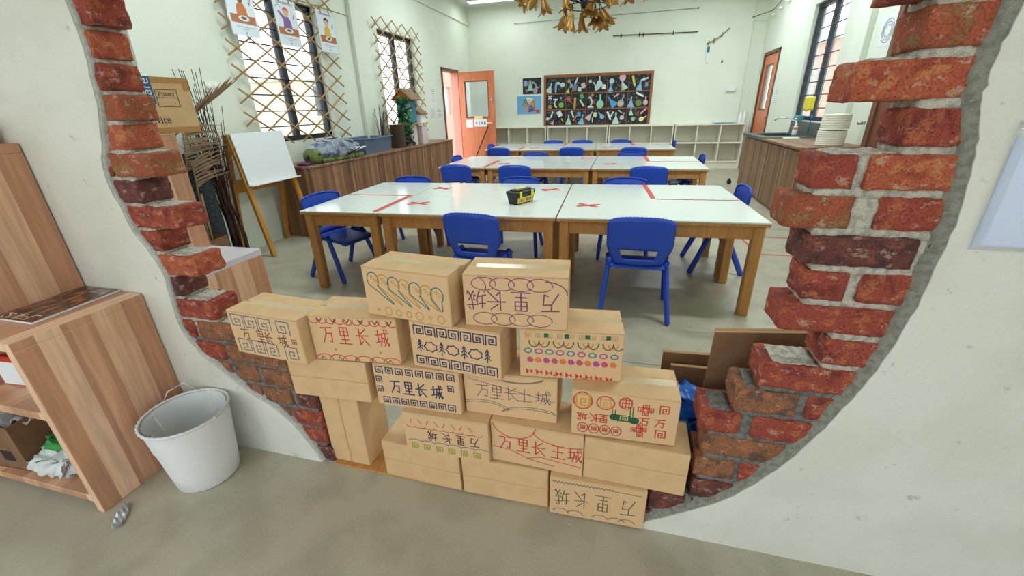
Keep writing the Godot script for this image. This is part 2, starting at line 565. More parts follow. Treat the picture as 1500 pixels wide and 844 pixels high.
	M.grey_tub = plain(rgb8(92, 112, 134), 0.4)
	M.steel = plain(rgb8(96, 102, 104), 0.3, 0.6)
	M.slate = plain(rgb8(78, 86, 86), 0.35)
	M.green = plain(rgb8(52, 140, 66), 0.6)
	M.leaf = plain(rgb8(44, 118, 52), 0.7)
	M.leaf_pale = plain(rgb8(176, 196, 170), 0.7)
	M.teal = plain(rgb8(54, 120, 138), 0.6)
	M.lilac = plain(rgb8(206, 190, 190), 0.7)
	M.roof_wood = plain(rgb8(176, 108, 56), 0.6)
	M.roof_tile = plain(rgb8(134, 112, 88), 0.8)
	M.purple = plain(rgb8(96, 52, 96), 0.6)
	M.salmon = plain(rgb8(226, 150, 130), 0.7)
	M.concrete = plain(rgb8(196, 194, 186), 0.9)
	M.cream = plain(rgb8(228, 212, 180), 0.9)
	M.foliage = plain(rgb8(64, 104, 48), 0.8)
	M.cloth = plain(rgb8(176, 172, 170), 0.95)
	M.bag_blue = plain(rgb8(24, 98, 190), 0.35)
	M.bag_white = plain(rgb8(224, 228, 226), 0.3)
	M.foil = plain(rgb8(206, 210, 216), 0.25, 0.6)
	M.red = plain(rgb8(196, 44, 36), 0.5)
	p = speckled(81, 256, rgb8(34, 40, 44), rgb8(24, 28, 34), 0.03, 0.8, rgb8(110, 124, 128), 0.09, 0.3, 0.1)
	M.speckle = textured(p[0], 3.0, 0.8)
	p = speckled(83, 256, rgb8(150, 162, 178), rgb8(84, 84, 98), 0.016, 1.0, rgb8(206, 216, 226), 0.05, 0.3, 0.12)
	M.feather = textured(p[0], 2.4, 0.8, false, p[1], 3.0)
	p = speckled(85, 256, rgb8(112, 124, 66), rgb8(84, 98, 50), 0.03, 0.8, rgb8(140, 148, 88), 0.08, 0.4, 0.1)
	M.moss = textured(p[0], 4.0, 0.85)
	M.glass = plain(Color(0.86, 0.93, 0.92, 0.16), 0.02)
	M.glass.transparency = BaseMaterial3D.TRANSPARENCY_ALPHA
	M.sleeve = plain(Color(0.95, 0.97, 1.0, 0.14), 0.06)
	M.sleeve.transparency = BaseMaterial3D.TRANSPARENCY_ALPHA
	M.bulb = plain(rgb8(240, 226, 170), 0.3)
	M.lamp = plain(Color(1, 1, 1), 0.5)
	M.lamp.emission_enabled = true
	M.lamp.emission = Color(0.94, 0.99, 1.0)
	M.lamp.emission_energy_multiplier = 2.5

# ---------------------------------------------------------------- the scene
const XL := -3.45      # room side of the long wall with the trellised windows
const XR := 2.28       # room side of the sink wall
const ZB := -8.75      # wall with the pinboard
const ZF := 4.3        # wall behind the camera
const HC := 3.14       # ceiling
const ZW := -0.132     # far face of the broken wall

func fitting(at: Vector3, energy: float, near_what: String, along_x := true) -> void:
	var o := thing("ceiling_light", "slim white ceiling light %s" % near_what, "light", at, 0.0 if along_x else 90.0, "fluorescent ceiling lights")
	var st := nb()
	bx(st, Vector3(0, -0.02, 0), Vector3(1.25, 0.04, 0.22), 0.006)
	part("housing", st, M.white, o)
	st = nb()
	bx(st, Vector3(0, -0.046, 0), Vector3(1.2, 0.012, 0.16), 0.003)
	part("diffuser", st, M.lamp, o)
	var l := AreaLight3D.new()
	l.name = "glow"
	l.area_size = Vector2(1.2, 0.16)
	l.light_color = Color(0.93, 0.99, 1.0)
	l.light_energy = energy
	l.shadow_enabled = true
	o.add_child(l)
	l.position = Vector3(0, -0.058, 0)
	l.rotation_degrees.x = -90

func _ready() -> void:
	rng.seed = 4
	var cam := Camera3D.new()
	cam.name = "camera"
	add_child(cam)
	cam.fov = 69.2
	cam.near = 0.02
	cam.position = Vector3(0, 1.2, 0.956)
	cam.basis = Basis(Vector3.UP, deg_to_rad(15.196)) * Basis(Vector3.RIGHT, deg_to_rad(-23.261)) * Basis(Vector3.BACK, deg_to_rad(-1.6))
	cam.current = true
	var we := WorldEnvironment.new()
	we.name = "surroundings"
	var env := Environment.new()
	var sky := Sky.new()
	var sm := ProceduralSkyMaterial.new()
	sm.sky_top_color = Color(0.87, 0.91, 0.96)
	sm.sky_horizon_color = Color(0.97, 0.98, 0.98)
	sm.ground_horizon_color = Color(0.80, 0.80, 0.78)
	sm.ground_bottom_color = Color(0.55, 0.54, 0.5)
	sm.sky_energy_multiplier = 1.0
	sky.sky_material = sm
	env.background_mode = Environment.BG_SKY
	env.sky = sky
	env.background_energy_multiplier = 6.0
	env.tonemap_mode = Environment.TONE_MAPPER_LINEAR
	env.tonemap_exposure = 0.74
	env.sdfgi_enabled = true
	env.ssao_enabled = true
	env.ssil_enabled = true
	we.environment = env
	add_child(we)
	make_materials()
	for f in [[-2.58, -8.13, "by the pinboard wall, above the open orange door"], [1.2, -7.1, "by the pinboard wall, above the white cubby shelves"], [-2.0, -5.6, "above the second table row, on the trellis window side"], [1.2, -4.6, "above the second table row, on the sink side"], [-1.9, -1.9, "above the first table row, on the trellis window side"], [1.2, -1.8, "above the first table row, on the sink side"]]:
		fitting(Vector3(f[0], HC, f[1]), 1.2 if f[1] < -7.9 else 5.0, f[2])
	for f in [[-1.9, 2.2, "added unseen before the broken wall, on the stepped shelf side"], [0.9, 2.2, "added unseen before the broken wall, on the plastic sleeve side"]]:
		fitting(Vector3(f[0], HC, f[1]), 2.8 if f[0] < 0.0 else 0.5, f[2])  # lamps out of view, added to brighten the near room
	build_shell()
	build_windows()
	build_doors()
	build_broken_wall()
	build_tables()
	build_chairs()
	build_cabinets()
	build_pinboard()
	build_boxes()
	build_front_left()
	build_easel_corner()
	build_cabinet_top_things()
	build_sink_things()
	build_leaning_card()
	build_chandelier()
	build_wall_things()
	build_outside()

func build_shell() -> void:
	var o := setting("floor", "grey beige vinyl floor running through the wall opening", "floor")
	var st := nb()
	b2(st, Vector3(XL - 0.2, -0.12, ZB - 0.2), Vector3(XR + 0.2, 0.0, ZF + 0.2))
	part("vinyl", st, M.floor, o)
	st = nb()   # welded seam in the sheet
	b2(st, Vector3(-2.9, 0.0, -0.93), Vector3(1.7, 0.0006, -0.927))
	b2(st, Vector3(0.52, 0.0, -3.72), Vector3(2.0, 0.0006, -3.716))
	part("seam", st, M.slate, o)
	o = setting("ceiling", "flat white ceiling", "ceiling")
	st = nb()
	b2(st, Vector3(XL - 0.2, HC, ZB - 0.2), Vector3(XR + 0.2, HC + 0.12, ZF + 0.2))
	part("slab", st, M.ceiling, o)
	# long wall with two windows and the open door; measured from the pinboard end
	o = setting("wall_left", "pale green cream wall with two trellised windows", "wall")
	st = nb()
	slab(st, Vector3(XL, 0, ZB), Vector3(0, 0, 1), Vector3(1, 0, 0), ZF - ZB, HC, 0.15, [[ZB_(-7.99), ZB_(-7.13), -0.01, 1.94], [ZB_(-6.12), ZB_(-5.03), 0.92, 2.26], [ZB_(-3.76), ZB_(-2.62), 0.94, 2.28], [ZB_(1.9), ZB_(3.9), 0.7, 2.5]])
	part("masonry", st, M.paint, o)
	st = nb()
	b2(st, Vector3(XL, 0.74, -4.72), Vector3(XL + 0.05, HC, -4.38), 0.004)
	part("pilaster", st, M.paint, o)
	o = setting("trim_1", "thin horizontal ledge high on the trellis window wall", "trim")
	st = nb()
	b2(st, Vector3(XL, 2.82, ZB), Vector3(XL + 0.035, 2.86, -4.74), 0.004)
	part("ledge", st, M.paint, o)
	o = setting("wall_right", "pale green cream wall behind the sink counter", "wall")
	st = nb()
	slab(st, Vector3(XR, 0, ZB), Vector3(0, 0, 1), Vector3(-1, 0, 0), ZF - ZB, HC, 0.15, [[ZB_(-8.5), ZB_(-7.58), -0.01, 2.0], [ZB_(-6.42), ZB_(-5.32), 0.95, 2.36], [ZB_(1.5), ZB_(4.0), 0.3, 2.5]])
	part("masonry", st, M.paint, o)
	st = nb()
	b2(st, Vector3(XR - 0.06, 0.78, -4.95), Vector3(XR, HC, -4.62), 0.004)
	part("pilaster", st, M.paint, o)
	o = setting("wall_back", "pale green cream wall carrying the pinboard", "wall")
	st = nb()
	slab(st, Vector3(XL - 0.15, 0, ZB), Vector3(1, 0, 0), Vector3(0, 0, 1), XR - XL + 0.3, HC, 0.15, [])
	part("masonry", st, M.paint, o)
	st = nb()
	tube(st, [Vector3(2.05, 0.85, ZB + 0.012), Vector3(2.05, HC, ZB + 0.012)], 0.009, -1, 6)
	part("conduit", st, M.paint, o)
	o = setting("wall_rear", "white wall with wide added windows across from the broken wall", "wall")
	st = nb()
	slab(st, Vector3(XL - 0.15, 0, ZF), Vector3(1, 0, 0), Vector3(0, 0, -1), XR - XL + 0.3, HC, 0.15, [[0.3, 2.9, 0.12, 2.6], [3.2, 4.6, 0.12, 2.6]])
	part("masonry", st, M.plaster, o)

func ZB_(z: float) -> float:   # distance along a side wall from the pinboard end
	return z - ZB

# dark frame with two panes and level bars; o = corner at the sill, along = unit vector of its width, nrm = to the room
func window(called: String, label: String, o: Vector3, along: Vector3, nrm: Vector3, w: float, h: float, bars: int, m: Material, barred := true) -> void:
	var t := setting(called, label, "window")
	var B := Basis(along, Vector3.UP, nrm)
	var xf := Transform3D(B, o)
	var f := 0.05
	for e in [["frame_stile", Vector3(f / 2, h / 2, 0), Vector3(f, h, 0.07)], ["frame_stile", Vector3(w - f / 2, h / 2, 0), Vector3(f, h, 0.07)], ["frame_rail", Vector3(w / 2, f / 2, 0), Vector3(w, f, 0.07)], ["frame_rail", Vector3(w / 2, h - f / 2, 0), Vector3(w, f, 0.07)], ["mullion", Vector3(w / 2, h / 2, 0), Vector3(0.07, h, 0.06)]]:
		var st := nb()
		bx(st, e[1], e[2], 0.004, xf)
		part(e[0], st, m, t)
	for k in 2:
		var st := nb()
		bx(st, Vector3(w * (0.25 + 0.5 * k), h / 2, -0.01), Vector3(w / 2 - 0.08, h - 0.1, 0.005), 0.0, xf)
		part("pane", st, M.glass, t)
	if barred:
		for k in bars:
			var y := h * (k + 1.0) / (bars + 1.0)
			var st := nb()
			tube(st, [xf * Vector3(0.03, y, 0.035), xf * Vector3(w - 0.03, y, 0.035)], 0.0065, -1, 6)
			part("bar", st, m, t)

func build_windows() -> void:
	window("window_1", "dark framed barred window behind the trellis with posters", Vector3(XL - 0.09, 0.94, -2.62), Vector3(0, 0, -1), Vector3(1, 0, 0), 1.14, 1.34, 8, M.black_metal)
	window("window_2", "dark framed barred window behind the trellis beside the open door", Vector3(XL - 0.09, 0.92, -5.03), Vector3(0, 0, -1), Vector3(1, 0, 0), 1.09, 1.34, 8, M.black_metal)
	window("window_3", "dark framed barred window above the sink", Vector3(XR + 0.08, 0.95, -6.42), Vector3(0, 0, 1), Vector3(-1, 0, 0), 1.10, 1.41, 8, M.black_metal)
	window("window_4", "plain added window in the unseen side wall of the near room", Vector3(XL - 0.09, 0.7, 3.9), Vector3(0, 0, -1), Vector3(1, 0, 0), 2.0, 1.8, 0, M.white, false)  # near room windows are unseen, added to let daylight in
	window("window_5", "plain added window opposite, out of view in the near room", Vector3(XR + 0.08, 0.3, 1.5), Vector3(0, 0, 1), Vector3(-1, 0, 0), 2.5, 2.2, 0, M.white, false)
	window("window_6", "tall added glazed opening in the unseen rear wall, stepped shelf side", Vector3(XL + 0.15, 0.12, ZF + 0.08), Vector3(1, 0, 0), Vector3(0, 0, -1), 2.6, 2.48, 0, M.white, false)  # unseen openings added and sized for the daylight from behind the camera
	window("window_7", "tall added glazed opening in the unseen rear wall, plastic sleeve side", Vector3(XL + 3.05, 0.12, ZF + 0.08), Vector3(1, 0, 0), Vector3(0, 0, -1), 1.4, 2.48, 0, M.white, false)
	trellis("bamboo_trellis", "bamboo lattice over the window that has three posters", -2.43, -3.96, 0.94, 2.40, 0.04, 0.34)
	trellis("bamboo_trellis", "bamboo lattice over the window beside the open door", -4.85, -6.20, 0.90, 2.38, 0.05, 0.30)

func trellis(called: String, label: String, z0: float, z1: float, y0: float, y1: float, shift: float, pitch: float) -> void:
	var t := thing(called, label, "trellis", Vector3(XL + 0.06, y0, (z0 + z1) / 2.0), 0.0, "bamboo window trellises")
	var w := absf(z1 - z0) / 2.0
	var h := y1 - y0
	var pv := 0.192
	var slope := pv / pitch
	for s in [-1.0, 1.0]:
		for k in range(-14, 26):
			var c: float = k * pv + shift   # height at z = 0
			var a := -w
			var b := w
			# keep the stick inside the lattice's rectangle
			var za: float = (0.0 - c) / (s * slope)
			var zb: float = (h - c) / (s * slope)
			a = maxf(a, minf(za, zb)); b = minf(b, maxf(za, zb))
			if b - a < 0.10: continue
			var st := nb(true)
			var x: float = 0.006 * s
			tube(st, [Vector3(x, c + s * slope * (a - 0.02), a - 0.02), Vector3(x, c + s * slope * (b + 0.02), b + 0.02)], 0.0078, -1, 6)
			part("stick", st, M.bamboo, t)

func build_doors() -> void:
	# open door: frame in the left wall, leaf swung into the room
	var o := setting("door_1", "open orange door with glass pane beside the pinboard wall", "door")
	var st := nb()
	b2(st, Vector3(XL - 0.15, 0, -7.18), Vector3(XL + 0.02, 1.94, -7.13), 0.004)
	part("jamb", st, M.frame, o)
	st = nb()
	b2(st, Vector3(XL - 0.15, 0, -7.99), Vector3(XL + 0.02, 1.94, -7.94), 0.004)
	part("jamb", st, M.salmon, o)
	st = nb()
	b2(st, Vector3(XL - 0.15, 1.89, -7.99), Vector3(XL + 0.02, 1.94, -7.13), 0.004)
	part("lintel", st, M.frame, o)
	leaf(o, Transform3D(Basis(Vector3.UP, deg_to_rad(-4.0)), Vector3(XL + 0.03, 0.01, -7.96)), 0.76, 1.89, M.door, true)
	# closed door in the right wall
	o = setting("door_2", "closed orange door with a tall glass pane past the sink", "door")
	for e in [[-8.5, -8.45], [-7.63, -7.58]]:
		st = nb()
		b2(st, Vector3(XR - 0.015, 0, e[0]), Vector3(XR + 0.12, 2.0, e[1]), 0.004)
		part("jamb", st, M.frame, o)
	st = nb()
	b2(st, Vector3(XR - 0.015, 1.95, -8.5), Vector3(XR + 0.12, 2.0, -7.58), 0.004)
	part("lintel", st, M.frame, o)
	leaf(o, Transform3D(Basis(Vector3.UP, deg_to_rad(-90.0)), Vector3(XR + 0.03, 0.01, -8.45)), 0.82, 1.93, M.door, false)
	# door frame partly hidden by the bricks
	o = setting("door_3", "brown framed door beside the stack of paper plates", "door")
	st = nb()
	b2(st, Vector3(XR - 0.05, 0, -4.12), Vector3(XR, 2.05, -4.04), 0.004)
	part("jamb", st, M.frame, o)
	st = nb()
	b2(st, Vector3(XR - 0.05, 2.0, -4.12), Vector3(XR, 2.07, -3.16), 0.004)
	part("lintel", st, M.frame, o)
	st = nb()
	b2(st, Vector3(XR - 0.03, 0.01, -4.04), Vector3(XR - 0.002, 2.0, -3.2), 0.004)
	part("leaf", st, M.frame, o)
	st = nb(true)
	tube(st, [Vector3(XR - 0.03, 0.98, -4.2), Vector3(XR - 0.09, 0.98, -4.2)], 0.016, -1, 8)
	part("latch", st, M.chrome, o)

# door leaf of rails and stiles round a pane; hinge at the transform's origin, leaf along its x
func leaf(o: Node3D, xf: Transform3D, w: float, h: float, m: Material, open: bool) -> void:
	var g0 := 0.12
	var g1 := w - 0.12
	var y0 := 1.03
	var y1 := h - 0.17
	if not open:
		g0 = 0.16; g1 = w - 0.26; y0 = 1.05; y1 = h - 0.15
	for e in [["stile", 0.0, g0, 0.0, h], ["stile", g1, w, 0.0, h], ["rail", g0, g1, y1, h], ["panel", g0, g1, 0.0, y0]]:
		var st := nb()
		bx(st, Vector3((e[1] + e[2]) / 2.0, (e[3] + e[4]) / 2.0, 0), Vector3(e[2] - e[1], e[4] - e[3], 0.04), 0.002, xf)
		part(e[0], st, m, o)
	var st := nb()
	bx(st, Vector3((g0 + g1) / 2.0, (y0 + y1) / 2.0, 0), Vector3(g1 - g0, y1 - y0, 0.006), 0.0, xf)
	part("pane", st, M.glass, o)
	for e in [["bead", g0, g0 + 0.015, y0, y1], ["bead", g1 - 0.015, g1, y0, y1], ["bead", g0, g1, y1 - 0.015, y1], ["bead", g0, g1, y0, y0 + 0.015]]:
		st = nb()
		bx(st, Vector3((e[1] + e[2]) / 2.0, (e[3] + e[4]) / 2.0, 0), Vector3(e[2] - e[1], e[4] - e[3], 0.05), 0.002, xf)
		part(e[0], st, M.frame, o)
	st = nb(true)
	tube(st, [xf * Vector3(w - 0.06, 0.93, 0.02), xf * Vector3(w - 0.06, 0.93, 0.07), xf * Vector3(w - 0.16, 0.93, 0.075)], 0.011, -1, 8)
	part("handle", st, M.chrome, o)
	st = nb(true)
	tube(st, [xf * Vector3(w - 0.05, 1.36, 0.0), xf * Vector3(w - 0.05, 1.36, 0.035)], 0.022, -1, 12)
	part("lock", st, M.chrome, o)
	if open:   # notices taped to the leaf
		var pd := Pad.new(160, 80, rgb8(232, 234, 238))
		var x := 0.17
		for c in ["zhong", "tu", "da", "cheng"]:
			pd.sign(c, x, 0.5, 0.15, 0.42, rgb8(52, 52, 66), 1.8)
			x += 0.22
		st = nb()
		sheet(st, xf * Vector3(0.30, 0.86, 0.022), xf.basis * Vector3(0.28, 0, 0), xf.basis * Vector3(0, 0.14, 0), 0.002)
		part("notice", st, printed(pd.texture()), o)
		st = nb()
		bx(st, Vector3(0.19, 0.92, 0.022), Vector3(0.16, 0.15, 0.003), 0.0, xf)
		part("notice", st, M.paper, o)
		st = nb()
		bx(st, Vector3(0.40, 1.035, 0.024), Vector3(0.18, 0.06, 0.003), 0.0, xf)
		part("notice", st, plain(rgb8(238, 214, 160), 0.8), o)
		st = nb()
		rod(st, xf * Vector3(0.2, 0.0, 0.12), xf * Vector3(w - 0.14, 0.86, 0.06), 0.018, 0.018)
		part("door_prop", st, M.black_metal, o)

const EDGE_L := [[-1.016, 0.0], [-1.068, 0.111], [-1.146, 0.206], [-1.258, 0.278], [-1.365, 0.366], [-1.443, 0.441], [-1.475, 0.535], [-1.470, 0.640], [-1.459, 0.716], [-1.479, 0.787], [-1.519, 0.866], [-1.532, 0.943], [-1.546, 1.006], [-1.535, 1.078], [-1.507, 1.137], [-1.468, 1.228], [-1.454, 1.298], [-1.439, 1.364], [-1.436, 1.419], [-1.436, 1.487], [-1.45, 1.6], [-1.46, 1.75], [-1.42, 1.95], [-1.33, 2.12], [-1.15, 2.28], [-0.9, 2.38], [-0.55, 2.42]]
const EDGE_R := [[0.12, 0.0], [0.143, 0.029], [0.240, 0.096], [0.338, 0.176], [0.421, 0.282], [0.489, 0.403], [0.539, 0.529], [0.569, 0.621], [0.589, 0.712], [0.604, 0.803], [0.608, 0.886], [0.612, 0.976], [0.608, 1.052], [0.598, 1.117], [0.583, 1.173], [0.577, 1.215], [0.578, 1.266], [0.585, 1.325], [0.60, 1.45], [0.62, 1.6], [0.61, 1.8], [0.55, 2.0], [0.42, 2.18], [0.2, 2.32], [-0.1, 2.41], [-0.55, 2.42]]

func smooth_edge(src: Array, ns: FastNoiseLite) -> Array:   # finer, slightly wandering line
	var out := []
	for i in src.size() - 1:
		var p := []
		for k in [-1, 0, 1, 2]:
			var e: Array = src[clampi(i + k, 0, src.size() - 1)]
			p.append(Vector2(e[0], e[1]))
		for s in 4:
			var v: Vector2 = p[1].cubic_interpolate(p[2], p[0], p[3], s / 4.0)
			if v.y > 0.01:
				v.x += 0.005 * ns.get_noise_2d(v.x * 40.0, v.y * 40.0)
				v.y += 0.005 * ns.get_noise_2d(v.x * 40.0 + 90.0, v.y * 40.0)
			out.append(v)
	out.append(Vector2(src[-1][0], src[-1][1]))
	return out

func build_broken_wall() -> void:
	var o := setting("wall_front", "white plastered wall broken open to show red bricks", "wall")
	var ns := noise(91, 1.0, 3)
	var L := smooth_edge(EDGE_L, ns)
	var R := smooth_edge(EDGE_R, ns)
	var loop := PackedVector2Array()
	loop.append(Vector2(XL, 0))
	for v in L: loop.append(v)
	var Rr := R.duplicate()
	Rr.reverse()
	for i in range(1, Rr.size()): loop.append(Rr[i])
	loop.append(Vector2(XR, 0))
	loop.append(Vector2(XR, HC))
	loop.append(Vector2(XL, HC))
	var idx := Geometry2D.triangulate_polygon(loop)
	for lay in [["plaster", 0.0, -0.016], ["far_plaster", -0.116, ZW]]:
		var st := nb()
		for z in [lay[1], lay[2]]:
			for i in range(0, idx.size(), 3):
				var a := loop[idx[i]]
				var b := loop[idx[i + 1]]
				var c := loop[idx[i + 2]]
				tri(st, Vector3(a.x, a.y, z), Vector3(b.x, b.y, z), Vector3(c.x, c.y, z), Vector3(0, 0, 1 if z == lay[1] else -1))
		for i in loop.size():
			var a := loop[i]
			var b := loop[(i + 1) % loop.size()]
			var t := (b - a).orthogonal()
			quad(st, Vector3(a.x, a.y, lay[1]), Vector3(b.x, b.y, lay[1]), Vector3(b.x, b.y, lay[2]), Vector3(a.x, a.y, lay[2]), Vector3(t.x, t.y, 0))
		part(lay[0], st, M.plaster, o)
	# grey render showing along the broken edge of the plaster
	for side in [[L, 1.0, 0.45], [R, -1.0, 1.15]]:
		var line: Array = side[0]
		var st := nb(true)
		var prev := []
		for i in line.size():
			var d: Vector2 = (line[mini(i + 1, line.size() - 1)] - line[maxi(i - 1, 0)]).normalized()
			var n: Vector2 = Vector2(d.y, -d.x) * side[1]
			var v: Vector2 = line[i]
			var k := 0.016 + 0.004 * ns.get_noise_2d(v.x * 30.0 + 5.0, v.y * 30.0)
			var k2 := 0.024 + 0.006 * ns.get_noise_2d(v.x * 45.0 + 50.0, v.y * 45.0)
			var row: Array = [v - n * 0.01, v + n * 0.003, v + n * k * side[2], v + n * k2 * side[2]]
			var zz := [-0.003, -0.003 + 0.0015 * ns.get_noise_2d(v.x * 70.0, v.y * 70.0), -0.009, -0.030]
			var now := []
			for q in 4: now.append(Vector3(row[q].x, maxf(0.0, row[q].y), zz[q]))
			if prev:
				for q in 3: quad(st, prev[q], prev[q + 1], now[q + 1], now[q], Vector3(n.x * 0.4, n.y * 0.4, 1))
			prev = now
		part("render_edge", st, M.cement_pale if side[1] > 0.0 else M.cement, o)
	# bricks: course, start, end, kind; those that run under the plaster continue behind it
	var P := 0.0797
	var courses := {
		0: [[-1.12, -0.97, "dark"], [0.10, 0.26, "dark"]],
		1: [[-1.16, -0.985, "red"], [0.144, 0.243, "dark"], [0.257, 0.42, "dark"]],
		2: [[-1.30, -1.112, "brown"], [-1.097, -0.978, "red"], [0.251, 0.359, "dark"], [0.372, 0.5, "red"]],
		3: [[-1.36, -1.216, "brown"], [-1.201, -1.085, "brown"], [-1.066, -0.981, "dark"], [0.247, 0.350, "brown"], [0.363, 0.52, "red"]],
		4: [[-1.48, -1.322, "brown"], [-1.306, -1.207, "brown"], [-1.187, -1.06, "brown"], [0.258, 0.455, "brown"], [0.467, 0.6, "red"]],
		5: [[-1.52, -1.327, "red"], [-1.308, -1.058, "brown"], [0.240, 0.339, "red"], [0.366, 0.56, "red"]],
		6: [[-1.56, -1.428, "red"], [-1.412, -1.215, "brown"], [0.311, 0.450, "brown"], [0.471, 0.64, "red"]],
		7: [[-1.56, -1.312, "red"], [0.355, 0.60, "red"]],
		8: [[-1.57, -1.426, "dark"], [0.470, 0.66, "red"]],
		9: [[-1.56, -1.32, "orange"], [0.364, 0.66, "red"]],
		10: [[-1.61, -1.439, "red"], [0.395, 0.476, "red"], [0.498, 0.69, "red"]],
		11: [[-1.62, -1.331, "red"], [0.377, 0.578, "dark"], [0.592, 0.7, "dark"]],
		12: [[-1.64, -1.444, "dark"], [0.329, 0.445, "ochre"], [0.488, 0.70, "red"]],
		13: [[-1.64, -1.530, "red"], [-1.516, -1.356, "ochre"], [0.361, 0.432, "red"], [0.450, 0.69, "orange"]],
		14: [[-1.60, -1.418, "orange"], [0.490, 0.68, "red"]],
		15: [[-1.56, -1.397, "ochre"], [0.388, 0.66, "orange"]],
		16: [[-1.56, -1.412, "red"], [0.473, 0.68, "ochre"]],
		17: [[-1.54, -1.418, "orange"], [0.42, 0.68, "red"]],
		18: [[-1.53, -1.385, "red"], [0.45, 0.68, "red"]]}
	rng.seed = 12
	var kinds := ["red", "orange", "dark", "red", "brown"]
	for k in range(19, 31):
		var y := k * P + 0.03
		var xl := -1.436
		var xr := 0.6
		for v in L:
			if v.y < y: xl = v.x
		for v in R:
			if v.y < y: xr = v.x
		if y > 2.3:
			var x := xl - 0.05
			while x < xr:
				courses.get_or_add(k, []).append([x, minf(x + 0.2, xr + 0.05), kinds[rng.randi() % 5]])
				x += 0.212
		else:
			courses[k] = [[xl - 0.1, xl + 0.02 + 0.09 * (k % 2) + rng.randf() * 0.04, kinds[rng.randi() % 5]], [xr - 0.10 - 0.09 * (k % 2) - rng.randf() * 0.04, xr + 0.1, kinds[rng.randi() % 5]]]
	var bn := noise(93, 1.0, 3)
	var beds := [nb(true), nb(true), nb(true), nb(true)]   # left and right, lower courses in darker mortar
	for k in courses:
		var y0: float = k * P
		var bricks: Array = courses[k]
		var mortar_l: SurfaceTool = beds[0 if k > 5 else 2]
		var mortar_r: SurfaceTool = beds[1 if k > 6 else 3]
		for i in bricks.size():
			var b: Array = bricks[i]
			var st := nb(true)
			rng.seed = k * 31 + i
			var bh := 0.0705 if b[0] < -0.4 and k > 5 else 0.0665
			var proud := rng.randf_range(-0.003, 0.003)
			var c := Vector3((b[0] + b[1]) / 2.0, y0 + bh / 2.0, -0.063 + proud)
			rough(st, c, Vector3(b[1] - b[0], bh, 0.102), 0.0045, 0.0042, 0.0095, bn, 22.0)
			part("brick", st, M["brick_" + b[2]], o)
			# upright joint to the next brick of the course
			if i + 1 < bricks.size() and bricks[i + 1][0] - b[1] < 0.06:
				var g: float = bricks[i + 1][0]
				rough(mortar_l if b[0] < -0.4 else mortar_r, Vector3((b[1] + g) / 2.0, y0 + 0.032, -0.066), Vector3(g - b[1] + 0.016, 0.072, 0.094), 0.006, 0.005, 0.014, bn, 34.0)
		# bed joint above this course, as far as both courses carry it
		if courses.has(k + 1):
			var up: Array = courses[k + 1]
			var le := minf(_end_l(bricks), _end_l(up)) - 0.008
			var re := maxf(_start_r(bricks), _start_r(up)) + 0.008
			var lo := minf(bricks[0][0], up[0][0]) + 0.01
			var ro := maxf(bricks[-1][1], up[-1][1]) - 0.01
			if le > lo + 0.02: rough(mortar_l, Vector3((lo + le) / 2.0, y0 + 0.0723, -0.065), Vector3(le - lo, 0.026, 0.096), 0.006, 0.005, 0.014, bn, 34.0)
			# old mortar still lying on ledges that the next course leaves bare
			var la := _end_l(up)
			var lb := _end_l(bricks)
			if lb - la > 0.04: rough(mortar_l, Vector3((la + lb) / 2.0 - 0.012, y0 + 0.0712, -0.062), Vector3(lb - la - 0.022, 0.006, 0.082), 0.0025, 0.006, 0.009, bn, 60.0)
			var ra := _start_r(up)
			var rb := _start_r(bricks)
			if ra - rb > 0.04 and ra - rb < 0.3: rough(mortar_r, Vector3((ra + rb) / 2.0 + 0.012, y0 + 0.0672, -0.062), Vector3(ra - rb - 0.022, 0.006, 0.082), 0.0025, 0.006, 0.009, bn, 60.0)
			if ro > re + 0.02: rough(mortar_r, Vector3((ro + re) / 2.0, y0 + 0.0723, -0.065), Vector3(ro - re, 0.026, 0.096), 0.006, 0.005, 0.014, bn, 34.0)
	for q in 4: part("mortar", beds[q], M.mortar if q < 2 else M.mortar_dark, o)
	# chipped paint marks left on the plaster
	var sill := thing("wooden_threshold", "orange brown wooden threshold under the cardboard box wall", "threshold", Vector3(-0.42, 0, -0.066))
	var st := nb()
	bx(st, Vector3(0, 0.003, 0), Vector3(1.08, 0.006, 0.128), 0.001)
	part("plank", st, M.beech, sill)

func _end_l(row: Array) -> float:
	var x := -9.0
	for b in row:
		if b[0] < -0.42: x = maxf(x, b[1])
	return x

func _start_r(row: Array) -> float:
	var x := 9.0
	for b in row:
		if b[1] > -0.42: x = minf(x, b[0])
	return x

const ROWS := [[-2.173, -1.452, 2.4, "first"], [-2.153, -3.765, 0.2, "second"], [-2.267, -5.893, 1.8, "third"]]
const TH := 0.584

